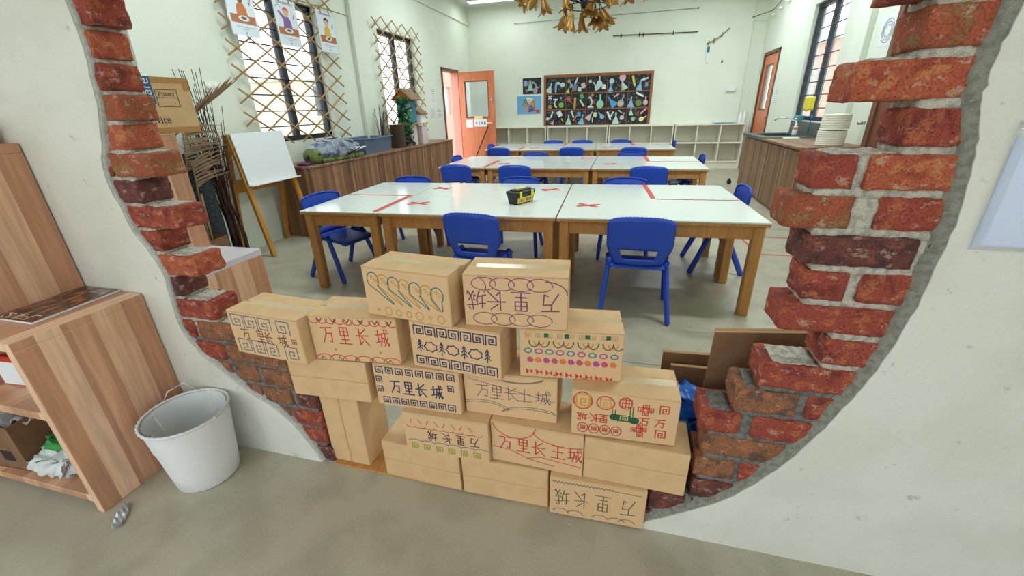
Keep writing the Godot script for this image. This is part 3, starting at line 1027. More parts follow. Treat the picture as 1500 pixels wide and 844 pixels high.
func make_table(w: float, d: float, label: String) -> Node3D:
	var t := thing("classroom_table", label, "table", Vector3.ZERO, 0.0, "white topped classroom tables")
	var st := nb()
	bx(st, Vector3(0, TH - 0.005, 0), Vector3(w, 0.010, d), 0.002)
	part("tabletop", st, M.table_white, t)
	st = nb()
	bx(st, Vector3(0, TH - 0.0185, 0), Vector3(w, 0.017, d), 0.003)
	part("edge_board", st, M.beech, t)
	for s in [-1.0, 1.0]:
		st = nb()
		bx(st, Vector3(0, TH - 0.067, s * (d / 2 - 0.042)), Vector3(w - 0.13, 0.08, 0.02), 0.002)
		part("apron", st, M.beech, t)
		st = nb()
		bx(st, Vector3(s * (w / 2 - 0.042), TH - 0.067, 0), Vector3(0.02, 0.08, d - 0.13), 0.002)
		part("apron", st, M.beech, t)
		for q in [-1.0, 1.0]:
			st = nb()
			rod(st, Vector3(s * (w / 2 - 0.045), TH - 0.027, q * (d / 2 - 0.045)), Vector3(s * (w / 2 - 0.045), 0.0, q * (d / 2 - 0.045)), 0.058, 0.058, 0.005)
			part("leg", st, M.beech, t)
	return t

func on_row(r: Array, lx: float, lz: float) -> Vector3:
	var t := deg_to_rad(r[2])
	return Vector3(r[0] + lx * cos(t) + lz * sin(t), 0, r[1] - lx * sin(t) + lz * cos(t))

func build_tables() -> void:
	var cross: Node3D
	var long: Node3D
	for r in ROWS:
		var lab := "white topped wooden table turned crosswise at the cabinet end of the %s row" % r[3]
		var at := on_row(r, 0.2945, -0.607)
		if cross == null:
			cross = make_table(0.583, 1.21, lab)
			cross.position = at
			cross.rotation.y = deg_to_rad(r[2])
		else:
			copy_of(cross, lab, at, r[2])
		for k in 2:
			for f in 2:
				lab = "white topped table, %s of the %s row, on the %s side" % [["middle", "sink end"][k], r[3], ["brick wall", "pinboard"][f]]
				at = on_row(r, 0.591 + 0.5985 + 1.197 * k, -0.304 - 0.608 * f)
				if long == null:
					long = make_table(1.188, 0.604, lab)
					long.position = at
					long.rotation.y = deg_to_rad(r[2])
				else:
					copy_of(long, lab, at, r[2])
	# crosses and strips of red tape
	var n := 0
	for c in [[-1.436, -1.803, 8.0, "middle table of the first row towards the brick wall"], [-1.505, -2.413, -12.0, "first row middle table, pinboard side, crosswise end"], [-0.574, -2.451, 15.0, "first row middle table, pinboard side, sink end"], [-0.223, -1.897, -6.0, "sink end table of the first row"], [-1.434, -4.115, 10.0, "middle table of the second row towards the brick wall"], [-1.457, -4.737, -8.0, "second row middle table, pinboard side, crosswise end"], [-0.5, -4.75, 5.0, "second row middle table, pinboard side, sink end"], [-0.164, -4.14, 12.0, "sink end table of the second row"], [-0.30, -6.286, 0.0, "sink end table of the third row"], [-1.50, -6.219, 9.0, "middle table of the third row"]]:
		var o := thing("tape_cross", "red tape cross stuck on the %s" % c[3], "tape", Vector3(c[0], TH, c[1]), c[2], "red tape crosses on the tables")
		for a in [33.0, -31.0]:
			var st := nb()
			bx(st, Vector3(0, 0.0008, 0), Vector3(0.165, 0.0016, 0.030), 0.0, Transform3D(Basis(Vector3.UP, deg_to_rad(a + (n % 3) * 4.0)), Vector3(0, 0.0004 if a > 0 else 0.0, 0)))
			part("strip", st, M.red_tape, o)
		n += 1
	for c in [[0, 0.560, -0.04, 0.56, -0.6, 0.04, "along the edge of the crosswise table, first row"], [0, 0.02, -0.602, 0.57, -0.602, 0.018, "across the middle of the crosswise table, first row"], [0, 2.41, -0.63, 2.39, -1.21, 0.035, "across the sink end table towards the pinboard, first row"], [0, 2.43, -0.614, 2.975, -0.614, 0.014, "along the joint of the two sink end tables, first row"],
			[1, 0.565, -0.02, 0.565, -0.65, 0.045, "along the edge of the crosswise table, second row"], [1, 2.41, -0.62, 2.39, -1.21, 0.04, "across the sink end table towards the pinboard, second row"], [1, 2.43, -0.614, 2.975, -0.614, 0.014, "along the joint of the two sink end tables, second row"],
			[2, 0.565, -0.02, 0.565, -0.55, 0.045, "along the edge of the crosswise table, third row"], [2, 2.40, -0.62, 2.36, -1.21, 0.045, "across the sink end table, third row"], [2, 1.23, -0.65, 1.23, -1.2, 0.035, "across the middle table, third row"]]:
		var a := on_row(ROWS[c[0]], c[1], c[2])
		var b := on_row(ROWS[c[0]], c[3], c[4])
		var o := thing("tape_strip", "strip of red tape %s" % c[6], "tape", (a + b) / 2.0 + Vector3(0, TH, 0), 0.0, "red tape strips on the tables")
		var st := nb()
		rod(st, (a - b) / 2.0 + Vector3(0, 0.0007, 0), (b - a) / 2.0 + Vector3(0, 0.0007, 0), 0.0014, c[5])
		if absf((b - a).x) < 0.2: # rod's thin side lies flat only for strips along x
			st = nb()
			bx(st, Vector3(0, 0.0007, 0), Vector3(c[5], 0.0014, (b - a).length()), 0.0, Transform3D(Basis(Vector3.UP, atan2((b - a).x, (b - a).z)), Vector3.ZERO))
		else:
			st = nb()
			bx(st, Vector3(0, 0.0011, 0), Vector3((b - a).length(), 0.0014, c[5]), 0.0, Transform3D(Basis(Vector3.UP, atan2(-(b - a).z, (b - a).x)), Vector3.ZERO))
		part("strip", st, M.red_tape, o)
	for c in [[1.12, -3.38, 1.16, -2.85, "running from the sink end chair towards the pinboard"], [1.16, -2.856, 1.46, -2.856, "crossing the floor beside the bricks"], [1.3, -3.40, 1.56, -3.41, "crossing the floor beside the sink counter"]]:
		var a := Vector3(c[0], 0, c[1])
		var b := Vector3(c[2], 0, c[3])
		var o := thing("floor_tape", "thin red tape line %s" % c[4], "tape", (a + b) / 2.0, 0.0, "red tape lines on the floor")
		var st := nb()
		bx(st, Vector3(0, 0.0007, 0), Vector3((b - a).length(), 0.0014, 0.018), 0.0, Transform3D(Basis(Vector3.UP, atan2(-(b - a).z, (b - a).x)), Vector3.ZERO))
		part("strip", st, M.red_tape, o)
	# tool box on the first row
	var o := thing("tool_box", "black and yellow plastic tool box on the first table row", "tool box", Vector3(-0.70, TH, -1.93), 62.0)
	var st := nb()
	var P := []
	for e in [[-0.085, 0.0, 0.036], [-0.095, 0.065, 0.045]]:
		P.append([Vector3(e[0], e[1], -e[2]), Vector3(-e[0], e[1], -e[2]), Vector3(-e[0], e[1], e[2]), Vector3(e[0], e[1], e[2])])
	for i in 4:
		var j := (i + 1) % 4
		quad(st, P[0][i], P[0][j], P[1][j], P[1][i], P[0][i] + P[0][j])
	quad(st, P[0][0], P[0][1], P[0][2], P[0][3], Vector3.DOWN)
	quad(st, P[1][0], P[1][1], P[1][2], P[1][3], Vector3.UP)
	part("body", st, M.black, o)
	st = nb()
	bx(st, Vector3(0, 0.0775, 0), Vector3(0.206, 0.025, 0.106), 0.007)
	bx(st, Vector3(0, 0.094, 0), Vector3(0.16, 0.012, 0.07), 0.005)
	part("lid", st, M.black, o)
	st = nb()
	bx(st, Vector3(0, 0.101, 0), Vector3(0.10, 0.012, 0.02), 0.004)
	part("handle", st, M.yellow, o)
	for s in [-1.0, 1.0]:
		st = nb()
		bx(st, Vector3(s * 0.062, 0.067, 0.0545), Vector3(0.024, 0.042, 0.007), 0.002)
		part("latch", st, M.yellow, o)
	var pd := Pad.new(128, 44, rgb8(230, 198, 92))
	var ink := rgb8(70, 56, 30)
	for k in 4: pd.line([Vector2(0.12 + 0.09 * k, 0.25), Vector2(0.12 + 0.09 * k, 0.75), Vector2(0.17 + 0.09 * k, 0.7 - 0.4 * (k % 2))], ink, 1.6)
	pd.line([Vector2(0.58, 0.25), Vector2(0.58, 0.75), Vector2(0.65, 0.62), Vector2(0.58, 0.5), Vector2(0.64, 0.37), Vector2(0.58, 0.25)], ink, 1.6)
	pd.arc(0.74, 0.5, 0.04, 0.25, 0, TAU, ink, 1.6)
	pd.line([Vector2(0.82, 0.25), Vector2(0.9, 0.75)], ink, 1.6)
	pd.line([Vector2(0.9, 0.25), Vector2(0.82, 0.75)], ink, 1.6)
	st = nb()
	sheet(st, Vector3(-0.08, 0.008, 0.0375), Vector3(0.16, 0, 0), Vector3(0, 0.04, 0.0055), 0.002)
	part("label_card", st, printed(pd.texture()), o)

func make_chair(label: String) -> Node3D:
	var t := thing("school_chair", label, "chair", Vector3.ZERO, 0.0, "blue plastic school chairs")
	# backrest: curved shell with a hand slot near its foot
	var P := []
	var nv := 15
	var nu := 17
	var skip := {}
	for i in nv:
		var v := i / (nv - 1.0)
		var row := []
		var y := lerpf(0.335, 0.62, v)
		var hw := lerpf(0.135, 0.178, smoothstep(0.0, 0.5, v)) * (1.0 - 0.05 * smoothstep(0.9, 1.0, v))
		for j in nu:
			var u := lerpf(-1.0, 1.0, j / (nu - 1.0))
			var yy := y + 0.012 * (1.0 - u * u) * v - 0.012 * pow(absf(u), 6.0) * v
			var z := -0.135 - 0.035 * v - 0.02 * (1.0 - u * u) + 0.03 * pow(1.0 - v, 3.0)
			row.append(Vector3(u * hw, yy, z))
		P.append(row)
	for i in [2, 3, 4]:
		for j in range(3, nu - 4): skip[Vector2i(i, j)] = true
	var st := nb(true)
	shell(st, P, 0.009, skip)
	part("backrest", st, M.blue, t)
	# rolled rim around the back
	st = nb(true)
	var rim := []
	for i in range(4, nv): rim.append(P[i][0] + Vector3(0, 0, 0.002))
	for j in range(1, nu): rim.append(P[nv - 1][j] + Vector3(0, 0, 0.002))
	for i in range(nv - 2, 3, -1): rim.append(P[i][nu - 1] + Vector3(0, 0, 0.002))
	tube(st, rim, 0.0085, -1, 6)
	part("back_rim", st, M.blue, t)
	# seat
	P = []
	for i in 11:
		var v := i / 10.0
		var row := []
		for j in 11:
			var u := lerpf(-1.0, 1.0, j / 10.0)
			var hw := 0.165 * (1.0 - 0.10 * pow(v, 4.0)) * (1.0 - 0.08 * pow(1.0 - v, 3.0))
			var y := 0.322 - 0.014 * (1.0 - u * u) * sin(PI * v) - 0.028 * pow(v, 5.0) + 0.008 * pow(1.0 - v, 4.0)
			row.append(Vector3(u * hw, y, lerpf(-0.135, 0.185, v)))
		P.append(row)
	st = nb(true)
	shell(st, P, -0.011)
	part("seat", st, M.blue, t)
	for s in [-1.0, 1.0]:
		st = nb(true)
		tube(st, [Vector3(s * 0.158, 0.31, -0.075), Vector3(s * 0.166, 0.335, -0.055), Vector3(s * 0.168, 0.338, 0.04), Vector3(s * 0.162, 0.312, 0.065)], 0.021, -1, 8)
		part("side_rail", st, M.blue, t)
		for q in [-1.0, 1.0]:
			st = nb()
			var top := Vector3(s * 0.166, 0.328, -0.05 if q < 0 else 0.038)
			var foot := Vector3(s * 0.198, 0.0, -0.205 if q < 0 else 0.165)
			rod(st, top, foot, 0.030, 0.040, 0.011)
			part("leg", st, M.blue, t)
	return t

func build_chairs() -> void:
	var C := [
		[0.11, -1.575, 180.0, "on the brick wall side of the first row, at the sink end table"],
		[-0.87, -1.535, 176.0, "on the brick wall side of the first row, at the middle table"],
		[-2.125, -1.80, 77.0, "at the cabinet end of the first row"],
		[0.69, -2.485, -88.0, "at the sink end of the first row"],
		[-1.932, -2.545, 2.0, "on the pinboard side of the first row, at the crosswise table"],
		[-0.90, -2.59, 2.0, "on the pinboard side of the first row, at the middle table"],
		[0.02, -2.63, 2.0, "on the pinboard side of the first row, at the sink end table"],
		[-1.865, -3.775, 180.0, "on the brick wall side of the second row, at the crosswise table"],
		[-1.17, -3.755, 180.0, "on the brick wall side of the second row, at the middle table"],
		[0.24, -3.745, 178.0, "on the brick wall side of the second row, at the sink end table"],
		[-2.05, -4.55, 90.0, "at the cabinet end of the second row"],
		[0.715, -4.677, -90.0, "at the sink end of the second row"],
		[-1.22, -4.835, 0.0, "on the pinboard side of the second row, at the middle table"],
		[0.06, -4.845, -2.0, "on the pinboard side of the second row, at the sink end table"],
		[-1.978, -5.88, 182.0, "on the brick wall side of the third row, at the crosswise table"],
		[-0.82, -5.925, 180.0, "on the brick wall side of the third row, at the middle table"],
		[0.10, -5.91, 180.0, "on the brick wall side of the third row, at the sink end table"],
		[-2.14, -6.40, 90.0, "at the cabinet end of the third row"],
		[0.59, -6.896, -88.0, "at the sink end of the third row"],
		[-1.33, -7.0, 0.0, "on the pinboard side of the third row, beside the crosswise table"],
		[-0.80, -7.02, 0.0, "on the pinboard side of the third row, at the middle table"],
		[-0.12, -7.07, -3.0, "on the pinboard side of the third row, at the sink end table"]]
	var proto: Node3D
	for c in C:
		var lab: String = "blue chair " + c[3]
		if proto == null:
			proto = make_chair(lab)
			proto.position = Vector3(c[0], 0, c[1])
			proto.rotation.y = deg_to_rad(c[2])
		else:
			copy_of(proto, lab, Vector3(c[0], 0, c[1]), c[2])

func build_cabinets() -> void:
	# low cabinets under the trellised windows, then one long top
	var names := ["nearest the easel", "in the middle of the run", "nearest the open door"]
	for k in 3:
		var z1 := -2.66 - 1.25 * k
		var o := thing("low_cabinet", "low cupboard of shade darkened laminate under the trellised windows, %s" % names[k], "cabinet", Vector3(XL + 0.215, 0, z1 - 0.624), 0.0, "shade darkened low cupboards")
		var st := nb()
		bx(st, Vector3(-0.01, 0.35, 0), Vector3(0.40, 0.70, 1.244), 0.002)
		part("carcass", st, M.shaded_laminate, o)
		for d in 2:
			st = nb()
			bx(st, Vector3(0.201, 0.365, 0.312 - 0.624 * d), Vector3(0.018, 0.66, 0.614), 0.002)
			var dr := part("door", st, M.shaded_laminate, o)
			st = nb(true)
			var kz := 0.05 if d == 0 else -0.05
			tube(st, [Vector3(0.208, 0.66, kz), Vector3(0.214, 0.66, kz)], 0.011, -1, 10)
			part("lock", st, M.chrome, dr)
	var top := thing("cabinet_top", "long shade darkened worktop over the low cupboards", "worktop", Vector3(XL + 0.22, 0.70, -4.535))
	var st := nb()
	bx(st, Vector3(0, 0.0125, 0), Vector3(0.44, 0.025, 3.77), 0.003)
	part("board", st, M.shaded_laminate, top)
	# white cubby shelves below the pinboard
	var where := ["behind the open door", "below the pinboard, next after the open door", "below the pinboard towards the sink", "in the corner by the closed orange door"]
	for k in 4:
		var x0 := -2.95 + 1.278 * k
		var o := thing("cubby_shelf", "white six hole cubby shelf %s" % where[k], "shelf", Vector3(x0 + 0.632, 0, -8.56), 0.0, "white cubby shelves")
		var w := 1.254
		st = nb()
		bx(st, Vector3(0, 0.82, 0), Vector3(w, 0.025, 0.38), 0.002)
		part("top", st, M.offwhite, o)
		st = nb()
		bx(st, Vector3(0, 0.4, -0.182), Vector3(w, 0.8, 0.012), 0.0)
		part("back", st, M.offwhite, o)
		for s in 2:
			st = nb()
			bx(st, Vector3((s - 0.5) * (w - 0.02), 0.405, 0), Vector3(0.018, 0.81, 0.37), 0.002)
			part("side", st, M.offwhite, o)
			st = nb()
			bx(st, Vector3(-w / 6.0 + w / 3.0 * s, 0.46, 0), Vector3(0.018, 0.69, 0.36), 0.002)
			part("divider", st, M.offwhite, o)
		for y in [0.12, 0.478]:
			st = nb()
			bx(st, Vector3(0, y, 0), Vector3(w - 0.03, 0.018, 0.36), 0.002)
			part("shelf_board", st, M.offwhite, o)
		st = nb()
		bx(st, Vector3(0, 0.055, 0.16), Vector3(w - 0.03, 0.11, 0.018), 0.0)
		part("plinth", st, M.offwhite, o)
	# sink counter
	var names2 := ["under the sink", "between sink and brown framed door"]
	for k in 2:
		var z1 := -6.33 + 1.2 * k
		var o := thing("sink_cabinet", "brown cupboard %s" % names2[k], "cabinet", Vector3(1.985, 0, z1 + 0.6), 0.0, "brown sink cupboards")
		st = nb()
		bx(st, Vector3(0.012, 0.37, 0), Vector3(0.56, 0.74, 1.19), 0.002)
		part("carcass", st, M.shaded_laminate, o)
		for d in 2:
			st = nb()
			bx(st, Vector3(-0.279, 0.38, -0.297 + 0.594 * d), Vector3(0.018, 0.68, 0.585), 0.002)
			var dr := part("door", st, M.shaded_laminate, o)
			st = nb(true)
			tube(st, [Vector3(-0.287, 0.68, -0.06 + 0.12 * d), Vector3(-0.294, 0.68, -0.06 + 0.12 * d)], 0.011, -1, 10)
			part("lock", st, M.chrome, dr)
	top = thing("counter_top", "wooden worktop carrying the stack of paper plates", "worktop", Vector3(1.97, 0.742, -4.66))
	st = nb()
	bx(st, Vector3(0, 0.0125, 0), Vector3(0.615, 0.025, 1.33), 0.003)
	part("board", st, M.shaded_laminate, top)
	var o := thing("sink", "dark grey sink top with steel basin below the window", "sink", Vector3(1.97, 0.742, -5.84))
	st = nb()
	for e in [[-0.3075, -0.2, -0.51, 0.51], [0.2, 0.3075, -0.51, 0.51], [-0.2, 0.2, -0.51, -0.30], [-0.2, 0.2, 0.30, 0.51]]:
		b2(st, Vector3(e[0], 0, e[2]), Vector3(e[1], 0.035, e[3]), 0.003)
	part("surround", st, M.slate, o)
	st = nb()
	for e in [[-0.2, -0.195, -0.3, 0.3], [0.195, 0.2, -0.3, 0.3], [-0.2, 0.2, -0.3, -0.295], [-0.2, 0.2, 0.295, 0.3]]:
		b2(st, Vector3(e[0], -0.001, e[2]), Vector3(e[1], 0.037, e[3]))
	b2(st, Vector3(-0.2, -0.001, -0.3), Vector3(0.2, 0.003, 0.3))
	part("basin", st, M.steel, o)
	st = nb()
	bx(st, Vector3(0.30, 0.115, 0), Vector3(0.014, 0.16, 1.02), 0.002)
	part("splashback", st, M.slate, o)

# cut paper shapes of the collages: kind, x, y, size, turn, colour (all as shares of one sheet)
func cut(p: Pad, ox: float, oy: float, sx: float, sy: float, e: Array) -> void:
	var shape := []
	match e[0]:
		"flask": shape = [[-0.12, -1], [0.12, -1], [0.12, -0.35], [0.62, 0.8], [0.5, 1], [-0.5, 1], [-0.62, 0.8], [-0.12, -0.35]]
		"tube": shape = [[-0.2, -1], [0.2, -1], [0.2, 0.85], [0.0, 1.0], [-0.2, 0.85]]
		"round":
			shape = [[-0.12, -1], [0.12, -1], [0.12, -0.25]]
			for i in 13: shape.append([0.55 * sin(0.25 + i * 0.48), 0.38 - 0.6 * cos(0.25 + i * 0.48)])
			shape.append([-0.12, -0.25])
		"block": shape = [[-0.45, -0.55], [0.45, -0.55], [0.45, 0.55], [-0.45, 0.55]]
		"disc":
			for i in 14: shape.append([0.6 * cos(TAU * i / 14), 0.6 * sin(TAU * i / 14)])
		"scope": shape = [[-0.3, -0.9], [0.1, -0.7], [0.35, 0.1], [0.1, 0.7], [0.5, 0.75], [0.5, 1], [-0.5, 1], [-0.5, 0.75], [-0.1, 0.6], [0.1, 0.1], [-0.15, -0.5], [-0.4, -0.6]]
	var pts := []
	for v in shape:
		var q: Vector2 = Vector2(v[0], v[1]).rotated(deg_to_rad(e[4])) * e[3]
		pts.append(Vector2(ox + (e[1] + q.x * 0.72) * sx, oy + (e[2] + q.y) * sy))
	p.fill(pts, e[5])

func build_pinboard() -> void:
	var mint := rgb8(186, 216, 202)
	var blue := rgb8(132, 180, 216)
	var pale := rgb8(206, 214, 214)
	var pink := rgb8(216, 182, 190)
	var green := rgb8(128, 186, 76)
	var red := rgb8(204, 92, 78)
	var yel := rgb8(214, 202, 90)
	var gold := rgb8(186, 146, 60)
	var white := rgb8(226, 228, 226)
	var arts := [
		["mint flask, blue tube and tilted round flask", [["flask", 0.2, 0.62, 0.34, 20, mint], ["tube", 0.5, 0.62, 0.34, 4, blue], ["disc", 0.62, 0.34, 0.16, 0, mint], ["round", 0.76, 0.42, 0.27, -70, mint]]],
		["gold burst, flasks and a small cage", [["disc", 0.14, 0.24, 0.2, 0, gold], ["flask", 0.24, 0.42, 0.24, -25, blue], ["flask", 0.12, 0.8, 0.2, 15, yel], ["block", 0.42, 0.68, 0.36, 0, rgb8(120, 124, 130)], ["tube", 0.5, 0.25, 0.24, 25, pale], ["block", 0.68, 0.78, 0.26, 5, mint], ["block", 0.86, 0.55, 0.3, -20, pink]]],
		["two mint flasks and a white cage", [["disc", 0.18, 0.3, 0.16, 0, pale], ["flask", 0.45, 0.6, 0.3, -35, mint], ["round", 0.62, 0.34, 0.36, 0, pale], ["block", 0.84, 0.68, 0.28, 0, white]]],
		["two round flasks, blue and pink", [["disc", 0.2, 0.34, 0.28, 0, rgb8(176, 202, 220)], ["flask", 0.16, 0.76, 0.28, 0, blue], ["round", 0.7, 0.3, 0.38, 180, pink], ["flask", 0.78, 0.62, 0.3, -25, mint], ["tube", 0.7, 0.84, 0.16, 0, rgb8(226, 170, 120)]]],
		["yellow pill, blue flask and a grey jar", [["tube", 0.22, 0.4, 0.34, -15, yel], ["flask", 0.52, 0.66, 0.34, 10, blue], ["tube", 0.72, 0.3, 0.24, 75, pale], ["block", 0.82, 0.62, 0.22, 0, rgb8(140, 150, 170)]]],
		["white hooks and a lime green bag", [["tube", 0.2, 0.2, 0.16, 45, white], ["tube", 0.2, 0.2, 0.16, -45, white], ["scope", 0.48, 0.62, 0.32, 180, white], ["disc", 0.78, 0.72, 0.3, 0, green], ["disc", 0.2, 0.82, 0.22, 0, gold], ["disc", 0.76, 0.25, 0.12, 0, blue]]],
		["red funnel, gold stick and green block", [["flask", 0.2, 0.42, 0.26, 140, red], ["tube", 0.46, 0.62, 0.38, 3, gold], ["block", 0.8, 0.2, 0.28, -30, rgb8(70, 180, 110)], ["tube", 0.82, 0.64, 0.28, -35, pale]]],
		["microscope and pale green bulb flask", [["scope", 0.24, 0.56, 0.4, 0, pale], ["disc", 0.3, 0.14, 0.16, 0, gold], ["round", 0.7, 0.56, 0.46, 0, rgb8(150, 206, 176)], ["tube", 0.4, 0.6, 0.18, -30, red]]],
		["blue tilted flask and marbled round flask", [["flask", 0.24, 0.58, 0.4, -40, rgb8(88, 158, 210)], ["round", 0.72, 0.58, 0.4, 20, rgb8(170, 160, 190)], ["disc", 0.68, 0.72, 0.2, 0, yel], ["tube", 0.46, 0.2, 0.2, 60, pink]]],
		["olive pod between two small flasks", [["flask", 0.16, 0.66, 0.36, 3, blue], ["disc", 0.52, 0.72, 0.34, 0, rgb8(116, 138, 50)], ["tube", 0.56, 0.2, 0.3, -65, white], ["round", 0.84, 0.6, 0.28, 0, pink]]],
		["white film strip and small flasks", [["tube", 0.3, 0.3, 0.24, 20, white], ["block", 0.7, 0.26, 0.36, -25, white], ["round", 0.14, 0.55, 0.2, 70, mint], ["flask", 0.36, 0.8, 0.18, 30, pink], ["tube", 0.85, 0.7, 0.14, -30, yel]]],
		["blue jar, orange stick and flasks", [["flask", 0.16, 0.66, 0.34, 0, mint], ["tube", 0.36, 0.3, 0.26, -20, white], ["tube", 0.5, 0.56, 0.24, 30, rgb8(220, 120, 70)], ["block", 0.68, 0.3, 0.26, 0, rgb8(90, 160, 214)], ["disc", 0.94, 0.16, 0.1, 0, red], ["flask", 0.84, 0.66, 0.34, 12, blue]]],
		["pink flask, pale jar and blue bulb", [["flask", 0.22, 0.42, 0.32, 35, pink], ["block", 0.48, 0.36, 0.28, 4, rgb8(200, 212, 170)], ["round", 0.78, 0.42, 0.28, -40, blue], ["tube", 0.36, 0.72, 0.16, 0, white]]],
		["large mint flask among white tubes", [["tube", 0.16, 0.46, 0.32, -25, white], ["tube", 0.3, 0.36, 0.2, 25, white], ["flask", 0.5, 0.64, 0.4, 0, mint], ["round", 0.82, 0.5, 0.26, 25, pink], ["tube", 0.7, 0.2, 0.16, -50, pale]]],
		["brown flower with flask and pink tube", [["flask", 0.2, 0.22, 0.24, 0, mint], ["disc", 0.48, 0.34, 0.24, 0, rgb8(120, 78, 62)], ["tube", 0.78, 0.2, 0.28, 50, rgb8(224, 150, 150)], ["disc", 0.32, 0.7, 0.22, 0, rgb8(150, 190, 150)], ["round", 0.78, 0.66, 0.28, 60, rgb8(232, 214, 150)]]]]
	var cols := 5
	var W := 900
	var H := 510
	var p := Pad.new(W, H, rgb8(27, 29, 33))
	rng.seed = 77
	for k in 15:
		var ox := float(k % cols) / 5.0
		var oy := floorf(k / 5.0) / 3.0
		for d in 36:
			var c := Color.from_hsv(rng.randf(), 0.25 * rng.randf(), 0.35 + 0.4 * rng.randf())
			p.arc(ox + 0.2 * rng.randf_range(0.06, 0.94), oy + 0.333 * rng.randf_range(0.06, 0.94), 0.004 + 0.004 * rng.randf(), 0.008 + 0.008 * rng.randf(), 0, TAU, c, 0.7)
		for e in arts[k][1]:
			cut(p, ox, oy, 0.2, 1.0 / 3.0, e)
	var tex := printed(p.texture(), 0.75)
	# the board: cloth ground in a brown frame with thin battens between the sheets
	var o := thing("pinboard", "long wooden framed pinboard with fifteen dark collages", "pinboard", Vector3(-0.70, 0.835, ZB))
	var st := nb()
	bx(st, Vector3(0, 0.485, 0.008), Vector3(2.19, 0.965, 0.016), 0.0)
	part("ground", st, M.board_frame, o)
	for e in [[-1.105, -1.06, 0.0, 0.985], [1.06, 1.105, 0.0, 0.985], [-1.06, 1.06, 0.94, 0.985], [-1.06, 1.06, 0.0, 0.012]]:
		st = nb()
		b2(st, Vector3(e[0], e[2], 0.0), Vector3(e[1], e[3], 0.03), 0.004)
		part("frame_bar", st, M.board_frame, o)
	var heights := [[0.635, 0.925], [0.325, 0.615], [0.014, 0.305]]
	for k in 15:
		var col := k % cols
		var row := floori(k / 5.0)
		var x0 := -1.76 + 0.424 * col + 0.006
		var a := thing("flask_collage", "black paper collage of %s on the pinboard" % arts[k][0], "artwork", Vector3(x0, 0.835 + heights[row][0], ZB + 0.016), 0.0, "dark collages on the pinboard")
		st = nb()
		sheet(st, Vector3.ZERO, Vector3(0.412, 0, 0), Vector3(0, heights[row][1] - heights[row][0], 0), 0.002, Rect2(col / 5.0 + 0.002, row / 3.0 + 0.003, 0.196, 0.327))
		part("paper", st, tex, a)
	# two posters beside the board
	p = Pad.new(240, 180, rgb8(29, 32, 40))
	for d in 40: p.arc(rng.randf(), rng.randf(), 0.02, 0.03, 0, TAU, rgb8(86, 90, 104), 0.8)
	cut(p, 0, 0, 1, 1, ["block", 0.15, 0.32, 0.3, 5, rgb8(150, 170, 206)])
	cut(p, 0, 0, 1, 1, ["disc", 0.4, 0.36, 0.36, 0, rgb8(128, 124, 112)])
	cut(p, 0, 0, 1, 1, ["flask", 0.41, 0.45, 0.34, 0, rgb8(150, 204, 186)])
	cut(p, 0, 0, 1, 1, ["disc", 0.2, 0.78, 0.16, 0, rgb8(180, 120, 90)])
	cut(p, 0, 0, 1, 1, ["scope", 0.66, 0.42, 0.3, -30, rgb8(176, 180, 186)])
	cut(p, 0, 0, 1, 1, ["disc", 0.68, 0.78, 0.3, 0, rgb8(170, 150, 170)])
	p.arc(0.82, 0.45, 0.14, 0.2, 0.2, 2.2, rgb8(150, 154, 160), 2.0)
	o = thing("flask_collage", "dark flask collage hanging alone above the blue poster", "artwork", Vector3(-2.27, 1.472, ZB))
	st = nb()
	sheet(st, Vector3.ZERO, Vector3(0.402, 0, 0), Vector3(0, 0.31, 0), 0.003)
	part("paper", st, printed(p.texture(), 0.7), o)
	p = Pad.new(260, 190, rgb8(108, 170, 216))
	for d in 24: p.line([Vector2(rng.randf(), rng.randf()), Vector2(rng.randf(), rng.randf())], rgb8(116, 178, 222), 2.0)
	var seg := [rgb8(216, 226, 224), rgb8(196, 128, 62), rgb8(52, 78, 140), rgb8(206, 140, 140), rgb8(92, 140, 62)]
	for k in 5:
		var w := [Vector2(0.5, 0.48)]
		for i in 7:
			var t := -PI / 2 - 0.5 + TAU / 5.0 * (k + i / 6.0)
			w.append(Vector2(0.5 + 0.27 * cos(t), 0.48 + 0.40 * sin(t)))
		p.fill(w, seg[k])
	for d in 46:
		var t := rng.randf() * TAU
		var q := 0.9 * sqrt(rng.randf())
		p.oval(0.5 + 0.24 * q * cos(t), 0.48 + 0.36 * q * sin(t), 0.02, 0.03, Color.from_hsv(rng.randf(), 0.4, 0.75))
	p.rect(0.68, 0.76, 0.93, 0.92, rgb8(200, 52, 48))
	p.rect(0.71, 0.83, 0.8, 0.90, rgb8(220, 170, 80))
	o = thing("round_chart_poster", "sky blue poster with a five part coloured circle", "poster", Vector3(-2.40, 1.073, ZB))
	st = nb()
	sheet(st, Vector3.ZERO, Vector3(0.53, 0, 0), Vector3(0, 0.367, 0), 0.003)
	part("paper", st, printed(p.texture(), 0.5), o)

const BW := 0.288
const BH := 0.154
const BD := 0.145

func card_pad() -> Pad:
	var p := Pad.new(432, 232, rgb8(216, 177, 133))
	p.thick = 1.25
	for i in 900:
		var c := rgb8(220, 182, 138) if i % 2 == 0 else rgb8(211, 171, 126)
		p.dot(rng.randf() * 432.0, rng.randf() * 232.0, 0.8 + rng.randf(), c)
	return p

